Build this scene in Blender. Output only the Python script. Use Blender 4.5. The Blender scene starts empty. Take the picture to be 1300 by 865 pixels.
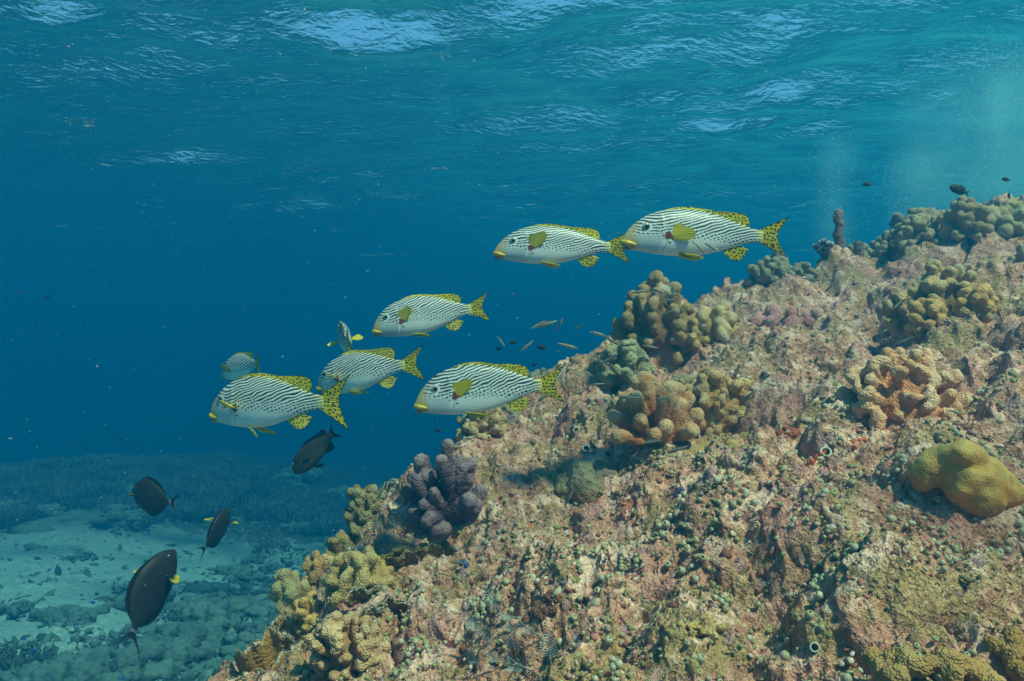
import bpy, bmesh, math, random
import numpy as np
from mathutils import Vector, Matrix, Euler
from math import radians, pi, sin, cos

random.seed(7)
rng = np.random.default_rng(7)
scene = bpy.context.scene
COL = scene.collection

# ------------------------------------------------------------------ camera
cam_d = bpy.data.cameras.new("camera")
cam_d.sensor_width = 36.0
cam_d.lens = 28.25
cam_d.clip_start = 0.05
cam_d.clip_end = 400.0
cam = bpy.data.objects.new("camera", cam_d)
COL.objects.link(cam)
cam.location = (0, 0, 0)
cam.rotation_euler = (radians(90), 0, 0)
scene.camera = cam

# ------------------------------------------------------------------ light
SUN_EL, SUN_AZ = 55.0, 136.0
world = bpy.data.worlds.new("World")
scene.world = world
world.use_nodes = True
wn = world.node_tree
wn.nodes.clear()
wo = wn.nodes.new("ShaderNodeOutputWorld")
wb = wn.nodes.new("ShaderNodeBackground")
ws = wn.nodes.new("ShaderNodeTexSky")
ws.sky_type = 'NISHITA'
ws.sun_disc = False
ws.dust_density = 0.0
ws.ozone_density = 2.0
ws.air_density = 1.3
ws.sun_elevation = radians(SUN_EL)
ws.sun_rotation = radians(SUN_AZ)
wb.inputs["Strength"].default_value = 0.075
wn.links.new(ws.outputs[0], wb.inputs["Color"])
wn.links.new(wb.outputs[0], wo.inputs["Surface"])

sun_d = bpy.data.lights.new("sun", 'SUN')
sun_d.energy = 5.0
sun_d.angle = radians(3.0)
sun_d.color = (1.0, 0.66, 0.41)
sun = bpy.data.objects.new("sun", sun_d)
COL.objects.link(sun)
_s = Vector((sin(radians(SUN_AZ)) * cos(radians(SUN_EL)),
             cos(radians(SUN_AZ)) * cos(radians(SUN_EL)), sin(radians(SUN_EL))))
sun.rotation_euler = _s.to_track_quat('Z', 'Y').to_euler()

vs = scene.view_settings
scene.display_settings.display_device = 'sRGB'
vs.view_transform = 'Standard'
vs.look = 'None'
vs.exposure = 1.52
vs.gamma = 1.0
vs.use_curve_mapping = False
cy = scene.cycles
cy.use_denoising = True
cy.max_bounces = 8
cy.diffuse_bounces = 3
cy.glossy_bounces = 2
cy.transmission_bounces = 2
cy.transparent_max_bounces = 8
cy.volume_bounces = 2
cy.caustics_reflective = False
cy.caustics_refractive = False
cy.sample_clamp_indirect = 4.0
cy.use_adaptive_sampling = True
cy.adaptive_threshold = 0.01

# ------------------------------------------------------------------ helpers
FPX, CX, CY = 1020.3, 650.0, 432.5     # pixels of the 1300 px wide photograph

def at(px, py, Y):
    return Vector(((px - CX) / FPX * Y, Y, (CY - py) / FPX * Y))

def perlin(p, seed=0):
    p = np.asarray(p, dtype=np.float64)
    i = np.floor(p).astype(np.int64)
    f = p - i
    u = f * f * f * (f * (f * 6 - 15) + 10)
    out = np.zeros(len(p))
    for dx in (0, 1):
        wx = u[:, 0] if dx else 1 - u[:, 0]
        for dy in (0, 1):
            wy = u[:, 1] if dy else 1 - u[:, 1]
            for dz in (0, 1):
                wz = u[:, 2] if dz else 1 - u[:, 2]
                h = ((i[:, 0] + dx) * 73856093) ^ ((i[:, 1] + dy) * 19349663) ^ ((i[:, 2] + dz) * 83492791) ^ (seed * 2654435761)
                h &= 0xFFFFFFFF
                h = ((h ^ (h >> 15)) * 0x2c1b3c6d) & 0xFFFFFFFF
                h = ((h ^ (h >> 12)) * 0x297a2d39) & 0xFFFFFFFF
                h ^= h >> 15
                gx = (h & 1023) / 511.5 - 1
                gy = ((h >> 10) & 1023) / 511.5 - 1
                gz = ((h >> 20) & 1023) / 511.5 - 1
                out += wx * wy * wz * (gx * (f[:, 0] - dx) + gy * (f[:, 1] - dy) + gz * (f[:, 2] - dz))
    return out * 1.3

def fbm(p, octaves=4, seed=0, gain=0.5, lac=2.03):
    p = np.asarray(p, dtype=np.float64)
    a, s, tot = 1.0, np.zeros(len(p)), 0
    for k in range(octaves):
        s += a * perlin(p, seed + k * 17)
        p = p * lac + 3.7
        a *= gain
    return s

def pts3(x, y, z=0.0):
    x = np.asarray(x, float); y = np.asarray(y, float)
    return np.stack([x.ravel(), y.ravel(), np.broadcast_to(np.asarray(z, float), x.shape).ravel()], 1)

def mesh_np(name, verts, faces, mat=None, tint=None, smooth=True):
    """verts (n,3); faces: int array (m,3|4) or a list of such arrays"""
    me = bpy.data.meshes.new(name)
    verts = np.ascontiguousarray(verts, dtype=np.float32)
    fl = faces if isinstance(faces, list) else [faces]
    fl = [np.asarray(f, dtype=np.int32) for f in fl if len(f)]
    me.vertices.add(len(verts))
    me.vertices.foreach_set("co", verts.ravel())
    nl = sum(f.size for f in fl); npoly = sum(len(f) for f in fl)
    me.loops.add(nl); me.polygons.add(npoly)
    me.loops.foreach_set("vertex_index", np.concatenate([f.ravel() for f in fl]))
    tot = np.concatenate([np.full(len(f), f.shape[1], dtype=np.int32) for f in fl])
    st = np.concatenate([[0], np.cumsum(tot)[:-1]]).astype(np.int32)
    me.polygons.foreach_set("loop_start", st)
    try:
        me.polygons.foreach_set("loop_total", tot)
    except Exception:
        pass
    me.polygons.foreach_set("use_smooth", np.full(npoly, smooth, dtype=bool))
    me.update(calc_edges=True)
    me.validate()
    if tint is not None:
        set_tint(me, tint)
    if mat is not None:
        me.materials.append(mat)
    return me

def set_tint(me, tint):
    t = np.ones((len(me.vertices), 4), dtype=np.float32)
    t[:, :3] = tint
    a = me.color_attributes.new("tint", 'FLOAT_COLOR', 'POINT')
    a.data.foreach_set("color", t.ravel())

def link(name, me, parent=None, loc=None, rot=None, label=None, cat=None, group=None, kind=None):
    o = bpy.data.objects.new(name, me)
    COL.objects.link(o)
    if parent is not None: o.parent = parent
    if loc is not None: o.location = loc
    if rot is not None: o.rotation_euler = rot
    tag(o, label, cat, group, kind)
    return o

def tag(o, label=None, cat=None, group=None, kind=None):
    if label: o["label"] = label
    if cat: o["category"] = cat
    if group: o["group"] = group
    if kind: o["kind"] = kind
    return o

def grid_faces(nu, nv, wrap_u=False):
    iu = np.arange(nu if wrap_u else nu - 1); iv = np.arange(nv - 1)
    a, b = np.meshgrid(iu, iv, indexing='ij')
    a2 = (a + 1) % nu
    return np.stack([a * nv + b, a2 * nv + b, a2 * nv + b + 1, a * nv + b + 1], -1).reshape(-1, 4)

class NT:
    """small node-tree helper"""
    def __init__(self, name):
        self.m = bpy.data.materials.new(name); self.m.use_nodes = True
        self.t = self.m.node_tree; self.t.nodes.clear()
        self.out = self.n("OutputMaterial")
    def n(self, kind, ins=None, **kw):
        nd = self.t.nodes.new("ShaderNode" + kind)
        for k, v in kw.items(): setattr(nd, k, v)
        for k, v in (ins or {}).items(): self.set(nd.inputs[k], v)
        return nd
    def set(self, sock, v):
        if isinstance(v, bpy.types.NodeSocket): self.t.links.new(v, sock)
        elif isinstance(v, bpy.types.Node): self.t.links.new(v.outputs[0], sock)
        else:
            if hasattr(sock.default_value, '__len__') and not hasattr(v, '__len__'): v = (v, v, v)
            if hasattr(v, '__len__') and len(v) == 3 and len(sock.default_value) == 4: v = (*v, 1)
            sock.default_value = v
    def noise(self, vec, scale, detail=3, rough=0.55, dist=0.0):
        return self.n("TexNoise", {"Vector": vec, "Scale": scale, "Detail": detail, "Roughness": rough, "Distortion": dist}).outputs[0]
    def voro(self, vec, scale, feature='F1', out="Distance", rnd=1.0):
        return self.n("TexVoronoi", {"Vector": vec, "Scale": scale, "Randomness": rnd}, feature=feature).outputs[out]
    def ramp(self, fac, a, b):
        return self.n("MapRange", {0: fac, 1: a, 2: b, 3: 0.0, 4: 1.0}, clamp=True, interpolation_type='SMOOTHSTEP').outputs[0]
    def math(self, op, a, b=0.0):
        return self.n("Math", {0: a, 1: b}, operation=op).outputs[0]
    def mix(self, fac, a, b, blend='MIX'):
        nd = self.n("Mix", data_type='RGBA', blend_type=blend)
        self.set(nd.inputs[0], fac); self.set(nd.inputs[6], a); self.set(nd.inputs[7], b)
        return nd.outputs[2]
    def bump(self, h, dist, strength=1.0, normal=None):
        d = {"Height": h, "Distance": dist, "Strength": strength}
        if normal is not None: d["Normal"] = normal
        return self.n("Bump", d).outputs[0]
    def finish(self, color, rough=0.8, normal=None, spec=0.3, sss=0.0):
        ins = {"Base Color": color, "Roughness": rough, "Specular IOR Level": spec}
        b = self.n("BsdfPrincipled", ins)
        if normal is not None: self.set(b.inputs["Normal"], normal)
        self.t.links.new(b.outputs[0], self.out.inputs["Surface"])
        return self.m

# ------------------------------------------------------------------ water surface, haze
SURF_Z = 3.2
SEA_Z = -2.55

def build_water_surface():
    # wave sheet, finer towards the camera
    n = 900
    def axis(lim):
        t = np.linspace(-1, 1, n)
        return lim * (0.22 * t + 0.78 * t ** 3)
    ax = axis(85.0)
    X, Y = np.meshgrid(ax, ax + 6.0, indexing='ij')
    Z = np.zeros_like(X)
    r = np.random.default_rng(3)
    grp = np.clip(.75 + 1.9 * perlin(pts3(X * .20, Y * .30, 1.2), 15), .25, 2.0).reshape(X.shape)
    for lam, amp, k in ((7.0, .045, 4), (2.6, .042, 6), (1.25, .022, 7), (0.7, .007, 6)):
        for q in range(k):
            th = radians(78) + r.normal() * 0.5
            l = lam * r.uniform(.7, 1.35)
            ph = r.uniform(0, 6.28)
            warp = 0.6 * perlin(pts3(X * .30 + q, Y * .30, lam), 5).reshape(X.shape)
            a = 2 * pi / l * (X * cos(th) + Y * sin(th)) + ph + warp * 3.0
            Z += (amp / math.sqrt(k) * 1.25) * (np.sin(a) + .3 * np.cos(2 * a)) * (grp if lam < 5 else 1)
    Z += grp * (.07 * perlin(pts3(X * .5, Y * .8, 2.2), 8) + .040 * perlin(pts3(X * 1.1, Y * 1.7, 5.2), 9)).reshape(X.shape)
    fade = np.clip(1.25 - np.hypot(X, Y) / 60, 0.25, 1)
    V = np.stack([X, Y, SURF_Z + Z * fade], -1).reshape(-1, 3)
    m = NT("water_surface")
    co = m.n("NewGeometry").outputs["Position"]
    sc = m.n("Mapping", {"Vector": co, "Scale": (1.0, 1.7, 1.0), "Rotation": (0, 0, .25)}).outputs[0]
    h1 = m.noise(sc, 2.6, 4, .55, .8)
    h2 = m.noise(sc, 7.5, 3, .5, .5)
    nb = m.bump(m.math('ADD', m.math('MULTIPLY', h1, .5), m.math('MULTIPLY', h2, .55)), 0.06)
    fr = m.n("Fresnel", {"IOR": 1.32, "Normal": nb})
    tr = m.n("BsdfTransparent", {"Color": (.58, .96, 1.0)})
    gl = m.n("BsdfGlossy", {"Roughness": 0.0, "Normal": nb})
    mx = m.n("MixShader", {0: fr.outputs[0], 1: tr.outputs[0], 2: gl.outputs[0]})
    # added translucent film, denser to the right, brightens the surface seen from below
    fm = m.ramp(m.noise(sc, 1.1, 5, .65, .9), .3, .75)
    tl = m.n("BsdfTranslucent", {"Color": (.06, .80, .95)})
    m2 = m.n("MixShader", {0: m.math('MULTIPLY', m.math('ADD', m.math('MULTIPLY', fm, .6), .5), m.math('ADD', m.math('MULTIPLY', m.ramp(m.n('SeparateXYZ', {0: co}).outputs[0], -8.0, 8.0), .085), .030)), 1: mx.outputs[0], 2: tl.outputs[0]})
    m.t.links.new(m2.outputs[0], m.out.inputs["Surface"])
    link("water_surface", mesh_np("water_surface", V, grid_faces(n, n), m.m), kind="structure")

def build_haze():
    bm = bmesh.new()
    bmesh.ops.create_cube(bm, size=1.0)
    me = bpy.data.meshes.new("haze")
    z0, z1 = -26.0, SURF_Z - 0.6
    for v in bm.verts:
        v.co = Vector((v.co.x * 168, v.co.y * 168 + 6, z0 + (v.co.z + .5) * (z1 - z0)))
    bm.to_mesh(me); bm.free()
    m = NT("sea_water")
    D = 0.185
    pv = m.n("VolumePrincipled")
    pv.inputs["Density"].default_value = D
    pv.inputs["Color"].default_value = (0.0012, 0.136, 0.266, 1)
    pv.inputs["Absorption Color"].default_value = (0.08, 0.275, 0.42, 1)
    pv.inputs["Anisotropy"].default_value = 0.4
    m.t.links.new(pv.outputs[0], m.out.inputs["Volume"])
    me.materials.append(m.m)
    link("haze", me, kind="stuff", label="blue sea water filling the whole scene and fading far things", cat="haze")
# ------------------------------------------------------------------ reef rock and sea bed
CREST = np.array([(-1.4, -1.5), (-1.2, 0.4), (-1.02, 1.5), (-.86, 2.3), (-.56, 3.0), (-.06, 3.6), (.38, 3.95),
                  (.80, 4.25), (1.35, 4.5), (2.2, 4.9), (3.2, 5.2), (5.0, 5.8), (9, 7)])

def crest_dist(x, y):
    x = np.asarray(x, float); y = np.asarray(y, float)
    best = np.full(x.shape, 1e9); sgn = np.zeros(x.shape)
    for (ax, ay), (bx, by) in zip(CREST[:-1], CREST[1:]):
        dx, dy = bx - ax, by - ay
        t = np.clip(((x - ax) * dx + (y - ay) * dy) / (dx * dx + dy * dy), 0, 1)
        qx, qy = x - (ax + t * dx), y - (ay + t * dy)
        d = np.hypot(qx, qy)
        s = np.sign(dx * qy - dy * qx)          # left of the line = outside the reef top
        m = d < best
        best = np.where(m, d, best); sgn = np.where(m, s, sgn)
    return best * sgn

# lumps of the reef rock: (px, py, depth, radius, height)
BUMPS = [  # x, y, radius, height
]
def _bump(px, py, Y, r, h):
    p = at(px, py, Y); BUMPS.append((p.x, Y, r, h))
_bump(1058, 380, 4.35, .15, .13)
_bump(1100, 370, 4.75, .22, -.17)
_bump(1140, 470, 3.2, .25, -.06)
_bump(1030, 480, 3.0, .25, .07)
_bump(985, 400, 4.1, .22, .12)
_bump(850, 440, 3.55, .26, .16)
_bump(740, 600, 2.75, .20, .05)
_bump(1265, 420, 3.1, .22, .17)
_bump(1180, 390, 4.3, .40, .16)
_bump(1300, 330, 4.6, .45, .20)
_bump(560, 680, 2.75, .16, .08)
_bump(1090, 640, 1.95, .12, -.07)
_bump(1150, 600, 2.1, .10, -.09)
_bump(690, 760, 2.0, .30, .09)
_bump(520, 640, 2.9, .38, .13)
_bump(930, 690, 1.95, .24, .08)
_bump(1080, 760, 1.65, .16, .06)
_bump(760, 690, 2.25, .13, -.08)
_bump(1000, 800, 1.6, .10, -.05)
_bump(1230, 720, 1.75, .16, .05)
_bump(800, 680, 2.1, .10, -.05)

def cells(x, y, seed, r=.36, jit=.55):
    """distance to the nearest jittered cell centre"""
    xi, yi = np.floor(x), np.floor(y)
    best = np.full(x.shape, 9.0)
    for dx in (-1, 0, 1):
        for dy in (-1, 0, 1):
            cx, cyy = xi + dx, yi + dy
            h = (cx.astype(np.int64) * 374761393 + cyy.astype(np.int64) * 668265263 + seed * 974634777) & 0x7fffffff
            h = ((h ^ (h >> 13)) * 1274126177) & 0x7fffffff
            ox = .5 + jit * (((h & 1023) / 1023) - .5); oy = .5 + jit * ((((h >> 10) & 1023) / 1023) - .5)
            ox = ox + .5 * (np.mod(cyy, 2) - .5) * .5
            best = np.minimum(best, np.hypot(x - cx - ox, y - cyy - oy))
    return best

def reef_base(x, y):
    x = np.asarray(x, float); y = np.asarray(y, float)
    z = -.78 + .37 * x + .225 * (y - 1.8)
    e = np.clip(x - 1.0, 0, None); z = z - .28 * e / (1 + .2 * e)
    z = z - .10 * np.clip(1.2 - y, 0, None)
    d = crest_dist(x, y)
    z = z - 1.35 * .5 * (d + np.sqrt(d * d + .11 ** 2)) - .25 * np.clip(d, 0, 1.0)
    for bx, by, r, h in BUMPS:
        z = z + h * np.exp(-((x - bx) ** 2 + (y - by) ** 2) / (r * r))
    return z

def reef_h(x, y):
    x = np.asarray(x, float); shp = x.shape
    p = pts3(x, y)
    z = reef_base(x, y).ravel()
    z = z + .10 * fbm(p * 1.3, 2, 11) + .095 * fbm(p * 3.6, 3, 21)
    dm = cells(p[:, 0] * 3.6 + .5 * perlin(p * 2.5, 71), p[:, 1] * 3.6 + .5 * perlin(p * 2.5, 72), 5, jit=.9)
    z = z + .095 * np.clip(1 - (dm / .62) ** 2, 0, 1) ** .7 * np.clip(.6 + 1.4 * perlin(p * 1.1, 73), 0, 1.3)
    gw = np.clip(1 - np.abs(perlin(p * 1.9 + .3 * np.stack([perlin(p * 4, 75), perlin(p * 4, 76), 0 * p[:, 0]], 1), 74)) * 9, 0, 1)
    z = z - .085 * gw ** 1.5 * np.clip(.55 + 1.6 * perlin(p * 1.4 + 5, 78), 0, 1)
    return z.reshape(shp)

def reef_full(x, y):
    x = np.asarray(x, float); shp = x.shape
    p = pts3(x, y)
    z = reef_h(x, y).ravel()
    q = p * 8.5
    q = q + .35 * np.stack([perlin(p * 5, 51), perlin(p * 5, 52), np.zeros(len(p))], 1)
    ridg = 1 - np.abs(fbm(q, 3, 31)) * 1.5
    z = z + .030 * ridg
    n2 = fbm(p * 26, 3, 41)
    z = z + .013 * n2 + .012 * np.clip(perlin(p * 17, 43), -.1, 1)
    z = z + .0055 * (1 - np.abs(fbm(p * 60, 2, 61)) * 1.6)
    # pits
    c = perlin(p * 13, 77)
    z = z - .05 * np.clip(c - .36, 0, 1) * 2.2
    return z.reshape(shp)

def reef_hit(px, py, t0=.6, t1=9.0):
    """where the sight line through a photograph pixel meets the rock"""
    t = np.linspace(t0, t1, 2400)
    x = (px - CX) / FPX * t; z = (CY - py) / FPX * t
    h = reef_full(x, t)
    k = np.nonzero(z < h)[0]
    if len(k) == 0: return None
    i = k[0]
    return Vector((x[i], t[i], h[i]))

def reef_normal(x, y, e=.05):
    xs = np.array([x - e, x + e, x, x]); ys = np.array([y, y, y - e, y + e])
    h = reef_h(xs, ys)
    return Vector((-(h[1] - h[0]) / (2 * e), -(h[3] - h[2]) / (2 * e), 1)).normalized()

def rock_material():
    m = NT("reef_rock")
    co = m.n("NewGeometry").outputs["Position"]
    nz = m.n("SeparateXYZ", {0: m.n("NewGeometry").outputs["Normal"]}).outputs[2]
    big = m.noise(co, 2.2, 3, .6)
    mid = m.noise(co, 8.0, 4, .65, .4)
    fin = m.noise(co, 30.0, 4, .7)
    vfin = m.noise(co, 110.0, 3, .7)
    base = m.mix(m.ramp(fin, .38, .66), (.27, .14, .085), (.64, .395, .265))
    pink = m.mix(m.ramp(vfin, .35, .7), (.34, .15, .13), (.62, .34, .28))
    c = m.mix(m.math('MULTIPLY', m.ramp(m.noise(co, 5.0, 5, .68, .6), .47, .58), .85), base, pink)
    green = m.mix(m.ramp(vfin, .35, .7), (.18, .14, .045), (.46, .375, .16))
    c = m.mix(m.math('MULTIPLY', m.ramp(m.noise(m.n("VectorMath", {0: co, 1: (7.1, 3.3, 1.9)}, operation='ADD').outputs[0], 4.2, 5, .7, .5), .47, .59), .8), c, green)
    pale = m.mix(m.ramp(vfin, .4, .65), (.60, .44, .33), (.80, .65, .51))
    c = m.mix(m.math('MULTIPLY', m.ramp(m.math('ADD', mid, m.math('MULTIPLY', fin, .45)), .70, .87), m.ramp(nz, .2, .8)), c, pale)
    lil = m.ramp(m.noise(m.n("VectorMath", {0: co, 1: (1.7, 8.3, 5.9)}, operation='ADD').outputs[0], 11.0, 4, .65), .60, .66)
    c = m.mix(m.math('MULTIPLY', lil, .7), c, (.33, .22, .26))
    red = m.ramp(m.noise(m.n("VectorMath", {0: co, 1: (4.7, .3, 9.9)}, operation='ADD').outputs[0], 9.0, 4, .65), .66, .70)
    c = m.mix(m.math('MULTIPLY', red, .8), c, (.34, .075, .035))
    spk = m.voro(co, 75.0)
    c = m.mix(m.math('MULTIPLY', m.ramp(spk, .22, .08), .7), c, m.mix(m.ramp(big, .4, .6), (.70, .58, .46), (.50, .31, .26)))
    grit = m.noise(co, 240.0, 2, .7)
    c = m.mix(m.math('MULTIPLY', m.ramp(grit, .52, .72), .55), c, m.mix(m.ramp(fin, .4, .6), (.62, .50, .38), (.40, .44, .26)))
    c = m.mix(m.math('MULTIPLY', m.ramp(grit, .46, .30), .5), c, (.09, .055, .04))
    dark = m.ramp(m.noise(m.n("VectorMath", {0: co, 1: (2.2, 5.3, 3.9)}, operation='ADD').outputs[0], 26.0, 3, .6), .62, .70)
    c = m.mix(m.math('MULTIPLY', dark, .8), c, (.05, .036, .03))
    h = m.math('ADD', m.math('MULTIPLY', fin, 1.0), m.math('MULTIPLY', vfin, .35))
    h = m.math('SUBTRACT', h, m.math('MULTIPLY', m.ramp(m.voro(co, 48.0), .3, .0), .25))
    nb = m.bump(h, .03, .9)
    c = m.mix(1.0, c, (1.22, 1.0, .97), 'MULTIPLY')
    return m.finish(c, .9, nb, .15)

def build_reef():
    az_in = np.linspace(radians(-30), radians(37), 800)
    az = np.concatenate([np.linspace(radians(-105), radians(-30), 90)[:-1], az_in, np.linspace(radians(37), radians(105), 90)[1:]])
    lr = np.concatenate([np.geomspace(.25, 1.0, 60)[:-1], np.geomspace(1.0, 6.2, 560), np.geomspace(6.2, 10.5, 60)[1:]])
    A, R = np.meshgrid(az, lr, indexing='ij')
    X = R * np.sin(A); Y = R * np.cos(A)
    Z = reef_full(X, Y)
    # push sideways so that lumps undercut a little
    p = np.stack([X, Y, Z], -1).reshape(-1, 3)
    off = np.stack([perlin(p * 14, 91), perlin(p * 14, 92), .6 * perlin(p * 14, 93)], 1) * .022
    off += np.stack([perlin(p * 45, 94), perlin(p * 45, 95), perlin(p * 45, 96)], 1) * .009
    p = p + off
    m = rock_material()
    me = mesh_np("reef", p, grid_faces(len(az), len(lr))[:, ::-1], m)
    link("reef_slope", me, kind="structure")

def sea_h(x, y):
    x = np.asarray(x, float); shp = x.shape
    p = pts3(x, y)
    r = np.hypot(p[:, 0], p[:, 1])
    fall = np.clip(p[:, 0] + 6.5, 0, 12) * np.clip((r - 6) / 8, 0, 1)
    z = SEA_Z - .16 * fall - .012 * np.clip(r - 15, 0, 40) ** 2 / (1 + .02 * np.clip(r - 15, 0, 40)) + .22 * fbm(p * .22, 3, 101) + .07 * fbm(p * 1.1, 3, 102)
    # the far-left reef bank rises a little
    z += .2 * np.exp(-((p[:, 0] + 9) ** 2 / 30 + (p[:, 1] - 17) ** 2 / 16))
    return z.reshape(shp)

def sea_full(x, y):
    x = np.asarray(x, float); shp = x.shape
    p = pts3(x, y)
    z = sea_h(x, y).ravel() + .03 * fbm(p * 4.5, 4, 103)
    msk = np.clip(fbm(p * .55 + 4, 3, 104) * 3 + .1 + .12 * (p[:, 0] + 3), 0, 1)      # rubbly ground
    z += msk * (.10 * np.abs(fbm(p * 3.2, 3, 105)) + .05 * (1 - np.abs(fbm(p * 9, 2, 106)) * 1.6))
    return z.reshape(shp)

def build_seabed():
    az = np.concatenate([np.linspace(-pi, radians(-40), 90)[:-1], np.linspace(radians(-40), radians(20), 520), np.linspace(radians(20), pi, 100)[1:]])
    lr = np.concatenate([np.geomspace(.3, 4.5, 40)[:-1], np.geomspace(4.5, 26, 420), np.geomspace(26, 83, 60)[1:]])
    A, R = np.meshgrid(az, lr, indexing='ij')
    X = R * np.sin(A); Y = R * np.cos(A) + 2
    V = np.stack([X, Y, sea_full(X, Y)], -1).reshape(-1, 3)
    m = NT("sea_bed")
    co = m.n("NewGeometry").outputs["Position"]
    n1 = m.noise(co, .9, 5, .65, .4)
    n2 = m.noise(co, 7.0, 4, .7)
    n3 = m.noise(co, 30.0, 3, .7)
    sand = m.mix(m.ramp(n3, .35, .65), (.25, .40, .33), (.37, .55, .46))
    alg = m.mix(m.ramp(n2, .4, .6), (.04, .06, .04), (.13, .18, .13))
    sx = m.n("SeparateXYZ", {0: co})
    f = m.math('ADD', m.math('ADD', n1, m.math('MULTIPLY', n2, .35)), m.math('MULTIPLY', m.math('ADD', sx.outputs[0], 2.7), .06))
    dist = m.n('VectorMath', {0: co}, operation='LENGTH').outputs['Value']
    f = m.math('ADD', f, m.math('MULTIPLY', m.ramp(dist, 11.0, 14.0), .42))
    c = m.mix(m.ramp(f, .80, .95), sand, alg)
    c = m.mix(m.math('MULTIPLY', m.ramp(dist, 11.0, 15.0), .85), c, (.022, .036, .032))  # dark reef ground far off, darkened in colour to fade into the haze
    nb = m.bump(m.math('ADD', n2, m.math('MULTIPLY', n3, .4)), .07, .8)
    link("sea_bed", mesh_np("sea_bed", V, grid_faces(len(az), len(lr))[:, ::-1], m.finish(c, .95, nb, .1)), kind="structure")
# ------------------------------------------------------------------ corals
_ico = {}
def ico(sub):
    if sub not in _ico:
        bm = bmesh.new(); bmesh.ops.create_icosphere(bm, subdivisions=sub, radius=1.0)
        bm.verts.ensure_lookup_table()
        _ico[sub] = (np.array([v.co[:] for v in bm.verts]), np.array([[v.index for v in f.verts] for f in bm.faces]))
        bm.free()
    return _ico[sub]

def blob_mesh(name, spheres, voxel, smooth=4, sub=2):
    """union of spheres (x, y, z, r, t) -> one skin; returns verts, faces, t per vertex, centre dir"""
    S = np.asarray(spheres, float)
    iv, itri = ico(sub)
    V = (S[:, None, :3] + iv[None] * S[:, None, 3:4]).reshape(-1, 3)
    F = (itri[None] + (np.arange(len(S)) * len(iv))[:, None, None]).reshape(-1, 3)
    me = mesh_np("blob_source", V, F)
    ob = bpy.data.objects.new("blob_source", me)
    COL.objects.link(ob)
    md = ob.modifiers.new("r", 'REMESH'); md.mode = 'VOXEL'; md.voxel_size = voxel; md.adaptivity = 0
    if smooth:
        ms = ob.modifiers.new("s", 'SMOOTH'); ms.factor = .5; ms.iterations = smooth
    dg = bpy.context.evaluated_depsgraph_get(); dg.update()
    ev = ob.evaluated_get(dg); em = ev.to_mesh()
    n = len(em.vertices)
    v = np.zeros(n * 3, dtype=np.float32); em.vertices.foreach_get("co", v); v = v.reshape(-1, 3).astype(float)
    nr = np.zeros(n * 3, dtype=np.float32); em.vertices.foreach_get("normal", nr); nr = nr.reshape(-1, 3).astype(float)
    tot = np.zeros(len(em.polygons), dtype=np.int32); em.polygons.foreach_get("loop_total", tot)
    li = np.zeros(len(em.loops), dtype=np.int32); em.loops.foreach_get("vertex_index", li)
    st = np.concatenate([[0], np.cumsum(tot)[:-1]])
    faces = []
    for k in (3, 4):
        ii = np.nonzero(tot == k)[0]
        if len(ii): faces.append(np.stack([li[st[ii] + j] for j in range(k)], 1))
    ev.to_mesh_clear()
    bpy.data.objects.remove(ob); bpy.data.meshes.remove(me)
    T = np.zeros(n)
    for a in range(0, n, 4000):
        d = np.linalg.norm(v[a:a + 4000, None] - S[None, :, :3], axis=2) - S[None, :, 3]
        w = np.exp(-np.clip(d - d.min(1, keepdims=True), 0, None) / (voxel * 1.5))
        T[a:a + 4000] = (w * S[None, :, 4]).sum(1) / w.sum(1)
    return v, faces, T, nr

def coral_material(name, polyp=210.0, bumpd=.007, strength=.9, sheen=True):
    m = NT(name)
    tint = m.n("Attribute", attribute_name="tint").outputs["Color"]
    co = m.n("TexCoord").outputs["Object"]
    v = m.voro(co, polyp)
    n = m.noise(co, 28.0, 4, .65)
    n2 = m.noise(co, 120.0, 2, .6)
    c = m.mix(m.ramp(n, .3, .7), m.mix(.28, tint, (0.03, .025, .01), 'MIX'), tint)
    c = m.mix(m.math('MULTIPLY', m.ramp(v, .30, .1), .42), c, (.80, .70, .52))
    h = m.math('ADD', m.math('MULTIPLY', v, -.8), m.math('MULTIPLY', n2, .6))
    return m.finish(c, .75, m.bump(h, bumpd, strength), .25)

CORAL_MAT = None

def tip_points(rnd, n, spread=1.0, jitter=.25, polar=1.15):
    """directions on a dome, evenly spread"""
    out = []
    for i in range(n):
        f = (i + .5) / n
        ct = 1 - f * (1 - cos(polar * pi / 2))
        ph = i * 2.39996 + rnd.uniform(-jitter, jitter) * 2
        stt = math.sqrt(max(0, 1 - ct * ct))
        d = Vector((stt * cos(ph), stt * sin(ph), ct)) + Vector((rnd.gauss(0, 1), rnd.gauss(0, 1), rnd.gauss(0, .6))) * jitter * .35
        out.append(d.normalized())
    return out

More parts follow.
